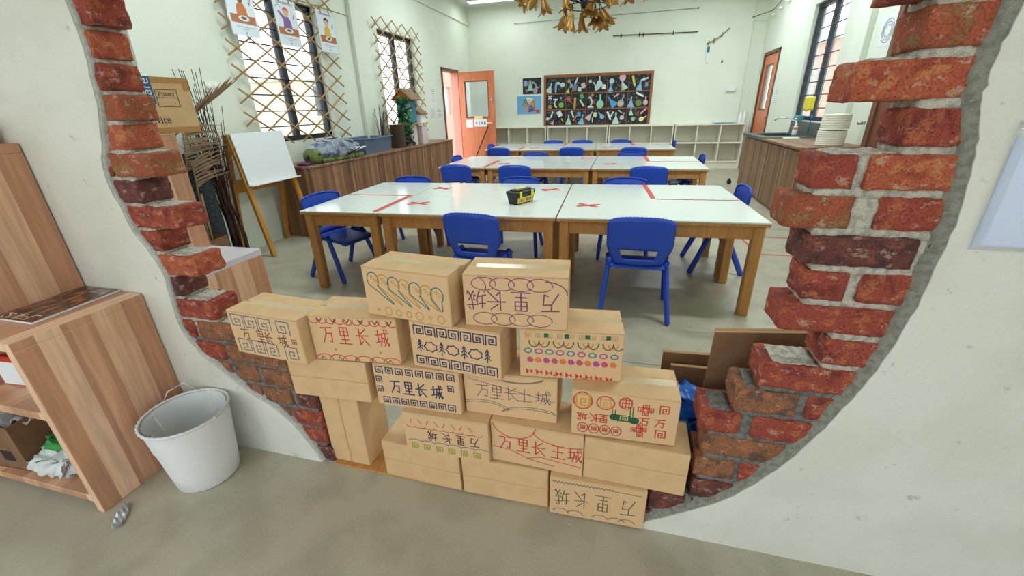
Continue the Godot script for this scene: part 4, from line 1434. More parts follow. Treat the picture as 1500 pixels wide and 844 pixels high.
# at = middle of the front face's foot. face: picture on the front, or null for two closed flaps; up: box stood on end
func card_box(label: String, at: Vector3, turn: float, p: Pad, on_end := false) -> Node3D:
	var o := thing("cardboard_box", label, "box", at, turn, "cardboard boxes stacked in the wall opening")
	var w := BH if on_end else BW
	var h := BW + 0.024 if on_end else BH
	var z := -BD / 2.0
	var st := nb()
	bx(st, Vector3(0, h / 2, z), Vector3(w, h - 0.001, BD - (0.0 if p else 0.004)), 0.0015)
	part("body", st, M.card, o)
	if p:
		st = nb()
		sheet(st, Vector3(-w / 2 + 0.002, 0.002, 0.0), Vector3(w - 0.004, 0, 0), Vector3(0, h - 0.004, 0), 0.0008)
		part("marker_drawing", st, printed(p.texture(), 0.82), o)
		# closed flaps on top, meeting along the middle under clear tape
		for s in [-1.0, 1.0]:
			st = nb()
			bx(st, Vector3(0, h + 0.001, z + s * BD * 0.251), Vector3(w - 0.001, 0.003, BD * 0.488), 0.001, Transform3D(Basis(Vector3.RIGHT, s * 0.012), Vector3(0, 0.0005, 0)))
			part("flap", st, M.card, o)
		st = nb()
		bx(st, Vector3(0.01, h + 0.0036, z), Vector3(w * 0.9, 0.0006, 0.03), 0.0)
		bx(st, Vector3(w / 2 + 0.0004, h - 0.02, z), Vector3(0.0006, 0.05, 0.03), 0.0)
		part("tape", st, M.tape_clear, o)
	else:
		for s in [-1.0, 1.0]:
			st = nb()
			if on_end:
				bx(st, Vector3(s * w * 0.251, h / 2, -0.001), Vector3(w * 0.488, h - 0.002, 0.004), 0.0015)
			else:
				bx(st, Vector3(0, h / 2 + s * h * 0.251, -0.001), Vector3(w - 0.001, h * 0.488, 0.004), 0.0015)
			part("flap", st, M.card, o)
	return o

func wall_words(p: Pad, names: Array, xs: Array, y: float, sx: float, sy: float, c: Color, r: float, flip := false) -> void:
	for i in names.size():
		p.sign(names[i], xs[i], y, sx, sy, c, r, flip)

func build_boxes() -> void:
	rng.seed = 5
	var Y0 := 0.006
	var H := BH + 0.003
	var navy := rgb8(38, 50, 82)
	var red := rgb8(186, 56, 44)
	var four := ["wan", "li", "chang", "cheng"]
	var back := ["cheng", "chang", "li", "wan"]
	var B := {}
	# red characters between red scallops
	var p := card_pad()
	for k in 10: p.arc(0.06 + 0.1 * k, 0.03, 0.06, 0.11, 0, PI, red, 1.5)
	for k in 6: p.line([Vector2(0.10 + 0.16 * k, 0.02), Vector2(0.13 + 0.16 * k, 0.10), Vector2(0.16 + 0.16 * k, 0.02)], rgb8(70, 60, 40), 1.8)
	wall_words(p, four, [0.19, 0.39, 0.60, 0.83], 0.40, 0.15, 0.42, red, 2.2)
	for x in [0.25, 0.78]: p.oval(x, 0.75, 0.016, 0.034, rgb8(196, 146, 44))
	for k in 6: p.arc(0.1 + 0.16 * k, 1.0, 0.1, 0.13, PI, TAU, red, 1.6)
	for k in 5: p.line([Vector2(0.06 + 0.2 * k, 0.99), Vector2(0.08 + 0.2 * k, 0.92), Vector2(0.11 + 0.2 * k, 0.99)], rgb8(90, 80, 50), 1.6)
	B.red_scallop = p
	# blue open scrolls, brown characters
	p = card_pad()
	var teal := rgb8(52, 98, 120)
	for k in 4:
		p.spiral(0.13 + 0.2 * k + (0.06 if k > 2 else 0.0), 0.20, 0.085, 0.15, teal, 2.0, -1.0)
		p.spiral(0.14 + 0.2 * k + (0.08 if k > 2 else 0.0), 0.80, 0.085, 0.16, teal, 2.0)
	wall_words(p, four, [0.2, 0.42, 0.53, 0.74], 0.5, 0.13, 0.28, rgb8(104, 62, 40), 2.0)
	p.spiral(0.9, 0.5, 0.03, 0.06, rgb8(104, 62, 40), 1.6)
	B.scrolls = p
	# navy scroll bands with trees and clouds
	p = card_pad()
	for k in 7:
		p.spiral(0.10 + 0.135 * k, 0.15, 0.055, 0.10, navy, 2.4, -1.0 if k % 2 else 1.0)
		p.spiral(0.10 + 0.135 * k, 0.84, 0.055, 0.10, navy, 2.4, 1.0 if k % 2 else -1.0)
	for k in 4: p.pine(0.10 + 0.255 * k, 0.5, 0.14, navy, 2.0)
	for k in 3: p.cloud(0.225 + 0.255 * k, 0.5, 0.08, 0.12, navy, 2.0)
	B.trees = p
	# coloured rows
	p = card_pad()
	for k in 9: p.spiral(0.08 + 0.105 * k, 0.09, 0.025, 0.045, rgb8(176, 146, 96), 1.2)
	for k in 4: p.spiral(0.26 + 0.2 * k, 0.08, 0.015, 0.035, rgb8(36, 92, 60), 2.2)
	for k in 4:
		p.arc(0.14 + 0.24 * k, 0.2, 0.05, 0.13, 0.0, PI, rgb8(54, 84, 50), 1.8)
		p.arc(0.24 + 0.24 * k, 0.2, 0.05, 0.13, 0.0, PI, rgb8(54, 84, 50), 1.8)
		p.arc(0.19 + 0.24 * k, 0.2, 0.05, 0.10, 0.2, PI - 0.2, rgb8(196, 112, 52), 1.6)
	for k in 9: p.cloud(0.08 + 0.106 * k, 0.42 + 0.006 * k, 0.04, 0.055, rgb8(52, 128, 138) if k % 2 == 0 else rgb8(156, 84, 128), 1.9)
	for k in 11: p.curl(0.10 + 0.082 * k, 0.61 + 0.003 * k, 0.032, 0.065, [rgb8(190, 60, 104), rgb8(214, 108, 48), rgb8(176, 52, 132)][k % 3], 1.7)
	for k in 9:
		var x := 0.09 + 0.1 * k
		var y := 0.88 + 0.012 * k
		p.fill([Vector2(x - 0.035, y - 0.07), Vector2(x + 0.035, y + 0.06), Vector2(x + 0.03, y - 0.05), Vector2(x - 0.03, y + 0.07)], rgb8(206, 52, 42))
		if k % 3 == 2: p.fill([Vector2(x + 0.04, y + 0.06), Vector2(x + 0.055, y), Vector2(x + 0.07, y + 0.06)], rgb8(40, 108, 60))
	B.rows = p
	# overlapping feathers above a line of rings
	p = card_pad()
	var ochre := rgb8(186, 136, 46)
	for k in 7:
		var x := 0.12 + 0.125 * k
		var y := 0.24 + 0.025 * k
		var c := rgb8(34, 104, 104) if k % 2 == 0 else ochre
		p.arc(x, y, 0.07, 0.16, PI * 0.75, PI * 2.25, c, 2.0)
		p.line([Vector2(x - 0.045, y + 0.12), Vector2(minf(0.9, x + 0.22 - 0.02 * k), 0.70)], c, 2.0)
		p.line([Vector2(x + 0.05, y + 0.11), Vector2(minf(0.92, x + 0.23 - 0.02 * k), 0.70)], c, 2.0)
		for q in 4: p.line([Vector2(x - 0.03 + 0.015 * q, y - 0.06 + 0.03 * q), Vector2(x + 0.01 + 0.015 * q, y - 0.08 + 0.03 * q)], ochre, 1.3)
	for k in 7: p.arc(0.14 + 0.125 * k, 0.88, 0.012 + 0.03 * absf(sin(k * 1.9)), 0.03 + 0.06 * absf(sin(k * 1.9)), 0, TAU, ochre, 1.6)
	B.feathers = p
	# purple loops and upside down characters
	p = card_pad()
	var plum := rgb8(112, 44, 92)
	for y in [0.14, 0.84]:
		for k in 4: p.arc(0.2 + 0.18 * k, y, 0.12, 0.125, 0.6, TAU + 0.3, plum, 1.3)
	p.arc(0.1, 0.2, 0.12, 0.2, -1.2, 0.6, plum, 1.2)
	p.arc(0.8, 0.3, 0.2, 0.24, -1.6, 0.0, plum, 1.6)
	wall_words(p, back, [0.12, 0.32, 0.56, 0.84], 0.47, 0.19, 0.40, plum, 2.0, true)
	B.loops = p
	# navy characters in a frame of small scrolls
	p = card_pad()
	for k in 8:
		p.spiral(0.07 + 0.12 * k, 0.11, 0.040, 0.08, navy, 2.1, -1.0)
		p.spiral(0.11 + 0.112 * k, 0.87, 0.040, 0.08, navy, 2.1, -1.0)
	for y in [0.35, 0.6]: p.spiral(0.05, y, 0.032, 0.075, navy, 2.1, -1.0)
	p.spiral(0.90, 0.38, 0.03, 0.075, navy, 2.1, -1.0)
	wall_words(p, four, [0.24, 0.40, 0.55, 0.74], 0.5, 0.13, 0.34, navy, 2.6)
	B.frame = p
	# thin blue ballpoint
	p = card_pad()
	var pen := rgb8(62, 62, 84)
	wall_words(p, ["wan", "li", "chang", "tu", "cheng"], [0.2, 0.36, 0.52, 0.66, 0.86], 0.42, 0.16, 0.34, pen, 1.2)
	p.line([Vector2(0.05, 0.16), Vector2(0.3, 0.24), Vector2(0.98, 0.5)], pen, 0.9)
	for k in 2:
		p.arc(0.55, -0.12 + 0.02 * k, 0.35, 0.25, 0.2, PI, pen, 1.0)
		p.arc(0.2, 0.9 + 0.05 * k, 0.3, 0.25, PI * 1.1, PI * 1.9, pen, 1.0)
		p.arc(0.75, 0.95, 0.35, 0.2 + 0.05 * k, PI * 1.1, PI * 1.9, pen, 1.0)
	B.pen = p
	# red and orange scrolls with a green caterpillar
	p = card_pad()
	p.arc(0.1, 0.2, 0.09, 0.19, 0, TAU, red, 2.2)
	p.spiral(0.1, 0.2, 0.065, 0.14, rgb8(206, 146, 60), 3.4)
	p.arc(0.32, 0.2, 0.085, 0.15, 0, TAU, red, 2.0)
	p.spiral(0.32, 0.22, 0.05, 0.1, rgb8(206, 150, 70), 2.6)
	p.arc(0.51, 0.16, 0.06, 0.13, 0, TAU, red, 1.8)
	for k in 3:
		p.line([Vector2(0.46, 0.08 + 0.08 * k), Vector2(0.57, 0.08 + 0.08 * k)], red, 1.5)
		p.line([Vector2(0.48 + 0.03 * k, 0.04), Vector2(0.48 + 0.03 * k, 0.28)], red, 1.5)
	for e in [[0.70, 0.2], [0.655, 0.26], [0.745, 0.26], [0.70, 0.34], [0.66, 0.74], [0.61, 0.74], [0.70, 0.72], [0.66, 0.64], [0.67, 0.85]]: p.spiral(e[0], e[1], 0.026, 0.05, red, 1.6)
	p.spiral(0.87, 0.22, 0.04, 0.09, red, 1.8)
	p.spiral(0.86, 0.78, 0.045, 0.09, red, 2.0)
	wall_words(p, ["cheng", "chang", "li"], [0.1, 0.22, 0.31], 0.57, 0.10, 0.2, red, 1.8, true)
	wall_words(p, ["wan", "wan"], [0.69, 0.84], 0.53, 0.11, 0.2, red, 1.7)
	var dg := rgb8(40, 84, 52)
	p.oval(0.415, 0.50, 0.05, 0.08, dg)
	p.oval(0.60, 0.53, 0.05, 0.08, dg)
	p.rect(0.44, 0.43, 0.57, 0.58, dg)
	p.spiral(0.505, 0.505, 0.035, 0.05, rgb8(206, 190, 130), 1.6)
	for x in [0.39, 0.42, 0.56, 0.585]: p.line([Vector2(x, 0.44), Vector2(x, 0.34 if x < 0.5 else 0.22)], dg, 1.6)
	for k in 4:
		p.arc(0.11 + 0.11 * k, 0.83, 0.05, 0.11, 0, TAU, rgb8(150, 50, 50), 1.5)
		p.spiral(0.11 + 0.11 * k, 0.83, 0.022, 0.045, red, 1.6)
	B.caterpillar = p
	# upside down characters above green squares
	p = card_pad()
	for k in 8: p.line([Vector2(0.08 + 0.1 * k, 0.24), Vector2(0.105 + 0.1 * k, 0.13)] if k % 2 == 0 else [Vector2(0.08 + 0.1 * k, 0.13), Vector2(0.125 + 0.1 * k, 0.24)], red, 1.4)
	for k in 8: p.arc(0.09 + 0.113 * k, 0.31, 0.057, 0.04, 0, PI, rgb8(170, 60, 50), 1.4)
	wall_words(p, back, [0.34, 0.52, 0.68, 0.84], 0.52, 0.11, 0.26, rgb8(78, 40, 46), 1.9, true)
	for k in 6: p.arc(0.12 + 0.16 * k, 0.73, 0.08, 0.05, PI, TAU, rgb8(60, 98, 120), 1.5)
	for k in 6: p.spiral(0.11 + 0.15 * k, 0.87, 0.036, 0.07, rgb8(146, 146, 44), 2.2)
	B.green_squares = p
	# red words under swooping roof lines
	p = card_pad()
	p.arc(0.26, -0.04, 0.24, 0.36, 0.1, PI - 0.1, red, 1.6)
	p.arc(0.8, 0.05, 0.33, 0.28, 0.6, PI - 0.1, red, 1.6)
	wall_words(p, ["wan", "li", "chang", "wang", "cheng"], [0.16, 0.36, 0.53, 0.74, 0.92], 0.48, 0.15, 0.36, red, 2.1)
	p.line([Vector2(0.02, 0.62), Vector2(0.22, 0.66), Vector2(0.45, 0.82), Vector2(0.7, 0.88)], red, 1.5)
	p.line([Vector2(0.4, 0.8), Vector2(0.55, 0.7), Vector2(0.98, 0.78)], red, 1.5)
	B.roofs = p
	# thin green words, upside down, zigzag rim
	p = card_pad()
	var gr := rgb8(66, 74, 50)
	for k in 34: p.line([Vector2(0.02 + 0.019 * k, 0.06 + 0.1 * (k % 2) * 0.5), Vector2(0.039 + 0.019 * k, 0.06 + 0.1 * ((k + 1) % 2) * 0.5)], gr, 1.2)
	p.line([Vector2(0.66, 0.1), Vector2(0.95, 0.12)], gr, 1.2)
	wall_words(p, back, [0.13, 0.34, 0.57, 0.83], 0.5, 0.16, 0.46, gr, 1.7, true)
	for x in [0.12, 0.28, 0.55, 0.72, 0.83]:
		p.arc(x, 0.97, 0.09, 0.14, PI * 1.1, PI * 1.9, gr, 1.3)
	B.zigzag = p

	card_box("plain cardboard box at the foot of the wall, beside the wooden threshold", Vector3(-0.600, Y0, 0.0), -1.5, null)
	card_box("plain cardboard box at the foot of the wall, between plain box and zigzag drawing", Vector3(-0.303, Y0, 0.002), 1.2, null)
	card_box("cardboard box with thin green zigzag drawing, at the foot of the wall", Vector3(-0.008, Y0, 0.012), 1.5, B.zigzag)
	card_box("plain cardboard box standing on end against the dark bricks", Vector3(-0.900, Y0, -0.022), -1.0, null, true)
	card_box("cardboard box with green squares and upside down brown characters", Vector3(-0.490, Y0 + H, 0.012), 1.0, B.green_squares)
	card_box("cardboard box with red characters under red swooping lines", Vector3(-0.200, Y0 + H, -0.006), -1.4, B.roofs)
	card_box("plain cardboard box under the box with the green caterpillar", Vector3(0.090, Y0 + H, -0.002), -1.2, null)
	card_box("plain cardboard box lying across the one stood on end", Vector3(-0.893, Y0 + 0.3128, 0.004), 3.0, null)
	card_box("cardboard box with navy characters framed by small navy scrolls", Vector3(-0.580, Y0 + 2 * H, -0.008), 1.6, B.frame)
	card_box("cardboard box with faint blue pen writing and waves", Vector3(-0.286, Y0 + 2 * H, -0.036), 1.3, B.pen)
	card_box("cardboard box with red scrolls and a dark green caterpillar", Vector3(0.048, Y0 + 2 * H, -0.016), 2.4, B.caterpillar)
	card_box("cardboard box with teal open scrolls and small brown characters, resting on bricks", Vector3(-1.064, Y0 + 3 * H - 0.003, 0.036), -4.0, B.scrolls)
	card_box("cardboard box with large red characters between red scallops", Vector3(-0.768, Y0 + 3 * H + 0.0005, -0.002), 5.5, B.red_scallop)
	card_box("cardboard box with navy trees and clouds between scroll bands", Vector3(-0.442, Y0 + 3 * H, -0.012), -4.0, B.trees)
	card_box("cardboard box with colourful rows of clouds, spirals and red bows", Vector3(-0.110, Y0 + 3 * H, -0.055), 6.3, B.rows)
	card_box("cardboard box with teal and ochre feathers, on top of the wall", Vector3(-0.583, Y0 + 4 * H, -0.022), -6.4, B.feathers)
	card_box("cardboard box with purple loops and writing, on top of the wall", Vector3(-0.264, Y0 + 4 * H, -0.042), 5.2, B.loops)

# open shelf unit of laminate boards: x0..x1, y0..y1, z0 (back) .. z1 (front), shelf heights; top_mat for the top board
func open_shelf(called: String, label: String, x0: float, x1: float, y0: float, y1: float, zb: float, zf: float, shelves: Array, top_mat: Material) -> Node3D:
	var c := Vector3((x0 + x1) / 2.0, y0, (zb + zf) / 2.0)
	var o := thing(called, label, "shelf", c)
	var t := 0.028
	var s := signf(zf - zb)
	for x in [x0 + t / 2, x1 - t / 2]:
		var st := nb()
		b2(st, Vector3(x - t / 2, y0, zb) - c, Vector3(x + t / 2, y1 - t, zf) - c, 0.0015)
		part("side", st, M.laminate, o)
	var st := nb()
	b2(st, Vector3(x0, y1 - t, zb) - c, Vector3(x1, y1, zf) - c, 0.0015)
	part("top", st, top_mat, o)
	st = nb()
	b2(st, Vector3(x0 + t, y0, zb) - c, Vector3(x1 - t, y1 - t, zb + s * 0.012) - c)
	part("back", st, M.laminate, o)
	for y in shelves:
		st = nb()
		b2(st, Vector3(x0 + t, y, zb) - c, Vector3(x1 - t, y + t, zf - s * 0.004) - c, 0.0015)
		part("shelf_board", st, M.laminate, o)
	return o

func build_front_left() -> void:
	open_shelf("low_shelf", "low wood grain shelf beside the white waste bin", -2.75, -1.587, 0.0, 0.645, 0.004, 0.355, [0.035, 0.372], M.laminate)
	open_shelf("upper_shelf", "upper wood grain shelf stacked on the low shelf before the plaster", -2.75, -1.855, 0.645, 1.14, 0.004, 0.355, [0.66, 0.88], M.laminate)
	open_shelf("low_shelf", "low wood grain shelf with window glare coloured into its top, behind the broken wall", -2.75, -1.577, 0.0, 0.645, -0.137, -0.509, [0.035, 0.372], plain(rgb8(214, 206, 212), 0.25))  # pale top board: a window reflection painted as its colour
	open_shelf("upper_shelf", "upper wood grain shelf behind the bricks, carrying a carton", -2.75, -1.855, 0.645, 1.14, -0.137, -0.505, [0.66, 0.88], M.laminate)
	# magazine
	var p := Pad.new(200, 260, rgb8(64, 46, 40))
	var n := noise(17, 0.02, 4)
	for j in 260:
		for i in 200:
			var v := n.get_noise_2d(i * 1.4, j * 0.7)
			p.im.set_pixel(i, j, rgb8(58, 42, 38).lerp(rgb8(176, 112, 82), clampf(v * 1.6 + 0.35, 0.0, 1.0)))
	var pale := rgb8(226, 214, 196)
	p.arc(0.16, 0.07, 0.07, 0.04, PI, TAU + 0.8, pale, 3.0)
	p.line([Vector2(0.22, 0.09), Vector2(0.08, 0.14), Vector2(0.25, 0.14)], pale, 3.0)
	for k in 4: p.line([Vector2(0.36, 0.05 + 0.03 * k), Vector2(0.62 - 0.05 * (k % 2), 0.05 + 0.03 * k)], pale, 1.2)
	p.line([Vector2(0.7, 0.04), Vector2(0.7, 0.16), Vector2(0.84, 0.16)], pale, 2.6)
	for k in 5: p.line([Vector2(0.55, 0.84 + 0.025 * k), Vector2(0.9, 0.84 + 0.025 * k)], rgb8(196, 186, 180), 1.1)
	var o := thing("magazine", "brown covered magazine lying on the low shelf", "magazine", Vector3(-1.765, 0.646, 0.13), 0.0)
	var st := nb()
	var ux := Vector3(0.012, 0, 0.25)   # along the spine
	var uy := Vector3(-0.185, 0, 0.0)
	# pages, then the cover
	var c0 := Vector3(0.083, 0, -0.124)
	for e in [[0.0, 0.006]]:
		var q: Array = [c0, c0 + ux, c0 + ux + uy * 0.93, c0 + uy * 0.93]
		for i in 4:
			var j := (i + 1) % 4
			quad(st, q[i], q[j], q[j] + Vector3.UP * e[1], q[i] + Vector3.UP * e[1], (q[i] + q[j]) / 2 - (q[0] + q[2]) / 2)
		quad(st, q[0] + Vector3.UP * e[1], q[1] + Vector3.UP * e[1], q[2] + Vector3.UP * e[1], q[3] + Vector3.UP * e[1], Vector3.UP)
		quad(st, q[0], q[1], q[2], q[3], Vector3.DOWN)
	part("pages", st, M.paper, o)
	st = nb()
	uvquad(st, [c0 + Vector3.UP * 0.0066, c0 + ux + Vector3.UP * 0.0066, c0 + ux + uy * 0.93 + Vector3.UP * 0.0066, c0 + uy * 0.93 + Vector3.UP * 0.0066], [Vector2(1, 1), Vector2(1, 0), Vector2(0, 0), Vector2(0, 1)], Vector3.UP)
	part("cover", st, printed(p.texture(), 0.15), o)
	# waste bin
	o = thing("waste_bin", "white plastic waste bin on the floor beside the low shelf", "bin", Vector3(-1.395, 0, 0.135))
	st = nb(true)
	lathe(st, [Vector2(0.0, 0.0), Vector2(0.092, 0.0), Vector2(0.098, 0.006), Vector2(0.106, 0.08), Vector2(0.113, 0.15), Vector2(0.116, 0.175), Vector2(0.1175, 0.18), Vector2(0.119, 0.20), Vector2(0.126, 0.272)], 40, Vector3.ZERO, 0.004)
	lathe(st, [Vector2(0.122, 0.272), Vector2(0.094, 0.012), Vector2(0.0, 0.010)], 40)
	part("tub", st, M.white, o)
	st = nb(true)
	var ring := []
	for k in 41: ring.append(Vector3(cos(TAU * k / 40) * 0.128, 0.274, sin(TAU * k / 40) * 0.128))
	tube(st, ring, 0.006, -1, 8, false)
	part("rim", st, M.white, o)
	st = nb(true)
	lathe(st, [Vector2(0.120, 0.270), Vector2(0.112, 0.20), Vector2(0.103, 0.12), Vector2(0.08, 0.05), Vector2(0.0, 0.035)], 40, Vector3.ZERO, 0.02)
	part("liner", st, M.bag_white, o)
	st = nb(true)
	tube(st, [Vector3(-0.126, 0.272, -0.02), Vector3(-0.13, 0.30, -0.05), Vector3(-0.10, 0.315, -0.09), Vector3(-0.07, 0.29, -0.10)], 0.0025, -1, 6)
	part("handle", st, M.white, o)
	for e in [[Vector3(-0.07, 0.06, 0.02), Vector3(-0.105, 0.255, 0.03), "long white plastic straw leaning inside the waste bin"], [Vector3(0.03, 0.06, 0.05), Vector3(-0.09, 0.22, 0.07), "white plastic straw lying across the inside of the waste bin"], [Vector3(0.02, 0.05, -0.03), Vector3(0.035, 0.22, -0.095), "white plastic straw upright at the back of the waste bin"]]:
		var s := thing("straw", e[2], "straw", o.position + (e[0] + e[1]) / 2.0, 0.0, "straws in the waste bin")
		st = nb(true)
		tube(st, [(e[0] - e[1]) / 2.0, (e[1] - e[0]) / 2.0], 0.003, -1, 6)
		part("tube", st, M.white, s)
	var wr := thing("purple_wrapper", "small purple and white wrapper inside the waste bin", "wrapper", o.position + Vector3(0.055, 0.12, -0.03), 20)
	st = nb()
	var nz := noise(7, 1.0, 2)
	rough(st, Vector3.ZERO, Vector3(0.05, 0.05, 0.012), 0.005, 0.012, 0.01, nz, 60.0)
	part("foil", st, M.purple, wr)
	# crumpled wrapper on the floor
	wr = thing("foil_wrapper", "crumpled silver wrapper lying on the floor by the low shelf", "wrapper", Vector3(-1.512, 0.0, 0.352), 40)
	st = nb()
	var P := []
	for i in 9:
		var row := []
		for j in 5:
			var hgt := 0.004 + 0.010 * absf(nz.get_noise_2d(i * 33.0, j * 51.0)) + 0.006 * float((i + j) % 2)
			row.append(Vector3((j - 2) * 0.0085 * (1.0 - 0.45 * absf(i - 4.5) / 5.0), hgt, (i - 4) * 0.0125))
		P.append(row)
	shell(st, P, 0.0006)
	part("foil", st, M.foil, wr)
	# things on the low shelf
	o = thing("storage_carton", "brown carton of grey cloths on the bottom of the low shelf", "box", Vector3(-2.12, 0.064, 0.215), 4)
	st = nb()
	for e in [[-0.16, 0.16, -0.12, -0.116], [-0.16, 0.16, 0.116, 0.12], [-0.16, -0.156, -0.116, 0.116], [0.156, 0.16, -0.116, 0.116]]:
		b2(st, Vector3(e[0], 0, e[2]), Vector3(e[1], 0.19, e[3]))
	b2(st, Vector3(-0.16, 0, -0.12), Vector3(0.16, 0.004, 0.12))
	part("body", st, M.card_dark, o)
	st = nb()
	bx(st, Vector3(0.09, 0.06, 0.1204), Vector3(0.05, 0.045, 0.001))
	part("printed_mark", st, M.ink, o)
	st = nb(true)
	var arc_pts := []
	for k in 13: arc_pts.append(Vector3(0.0 + 0.03 * cos(k * 0.42), 0.09 + 0.03 * sin(k * 0.42), 0.1204))
	tube(st, arc_pts, 0.002, -1, 5)
	part("printed_mark", st, M.ink, o)
	for e in [[-0.09, 0.17, 0.02, 12.0, "folded at the left of the carton"], [0.02, 0.185, 0.03, -20.0, "folded on top of the carton"], [0.09, 0.175, 0.02, 34.0, "bunched at the side of the carton near the bag"]]:
		var c := thing("grey_cloth", "grey cloth %s on the low shelf" % e[4], "cloth", o.position + Vector3(e[0], e[1], e[2]), e[3], "grey cloths in the carton")
		st = nb(true)
		P = []
		for i in 15:
			var row := []
			for j in 9:
				row.append(Vector3((i - 7) * 0.011, 0.012 + 0.018 * sin(i * 1.35 + j * 0.3), (j - 4) * 0.02))
			P.append(row)
		shell(st, P, 0.004)
		part("fabric", st, M.cloth, c)
	o = thing("plastic_bag", "white and green plastic bag on the bottom of the low shelf", "bag", Vector3(-1.84, 0.064, 0.245), 8)
	st = nb(true)
	rough(st, Vector3(0, 0.045, 0.02), Vector3(0.15, 0.085, 0.14), 0.04, 0.03, 0.012, nz, 22.0)
	part("pouch", st, M.bag_white, o)
	st = nb(true)
	rough(st, Vector3(-0.01, 0.085, -0.01), Vector3(0.11, 0.07, 0.10), 0.028, 0.025, 0.012, nz, 25.0)
	part("green_top", st, M.green, o)
	o = thing("red_book", "red edged white book standing on the upper board of the low shelf", "book", Vector3(-1.80, 0.40, 0.25), 4)
	st = nb()
	bx(st, Vector3(0, 0.055, 0), Vector3(0.28, 0.11, 0.02), 0.003)
	part("cover", st, M.red, o)
	st = nb()
	bx(st, Vector3(-0.02, 0.048, 0.0105), Vector3(0.24, 0.086, 0.002), 0.0)
	part("front_panel", st, M.paper, o)
	o = thing("wooden_tray", "honey coloured wooden tray on the upper shelf before the plaster", "tray", Vector3(-2.06, 1.14, 0.15))
	st = nb()
	bx(st, Vector3(0, 0.006, 0), Vector3(0.30, 0.012, 0.24), 0.002)
	part("base", st, M.easel_wood, o)
	for e in [[0, 0.115, 0.30, 0.012], [0, -0.115, 0.30, 0.012], [0.144, 0, 0.012, 0.218], [-0.144, 0, 0.012, 0.218]]:
		st = nb()
		bx(st, Vector3(e[0], 0.045, e[1]), Vector3(e[2], 0.07, e[3]), 0.002)
		part("wall", st, M.easel_wood, o)
	# plastic sleeve with a pale sheet on the plaster
	o = thing("plastic_sleeve", "clear plastic sleeve with pale blue sheet on the plaster", "sleeve", Vector3(0.645, 0.935, 0.0))
	st = nb()
	bx(st, Vector3(0.15, 0.10, 0.002), Vector3(0.296, 0.196, 0.0015), 0.0)
	part("sheet", st, plain(rgb8(198, 208, 232), 0.6), o)
	st = nb(true)
	P = []
	for i in 12:
		var row := []
		for j in 14:
			row.append(Vector3(-0.004 + 0.308 * j / 13.0, -0.004 + 0.228 * i / 11.0, 0.0045 + 0.0012 * nz.get_noise_2d(i * 40.0, j * 25.0)))
		P.append(row)
	shell(st, P, -0.0004)
	part("film", st, M.sleeve, o)

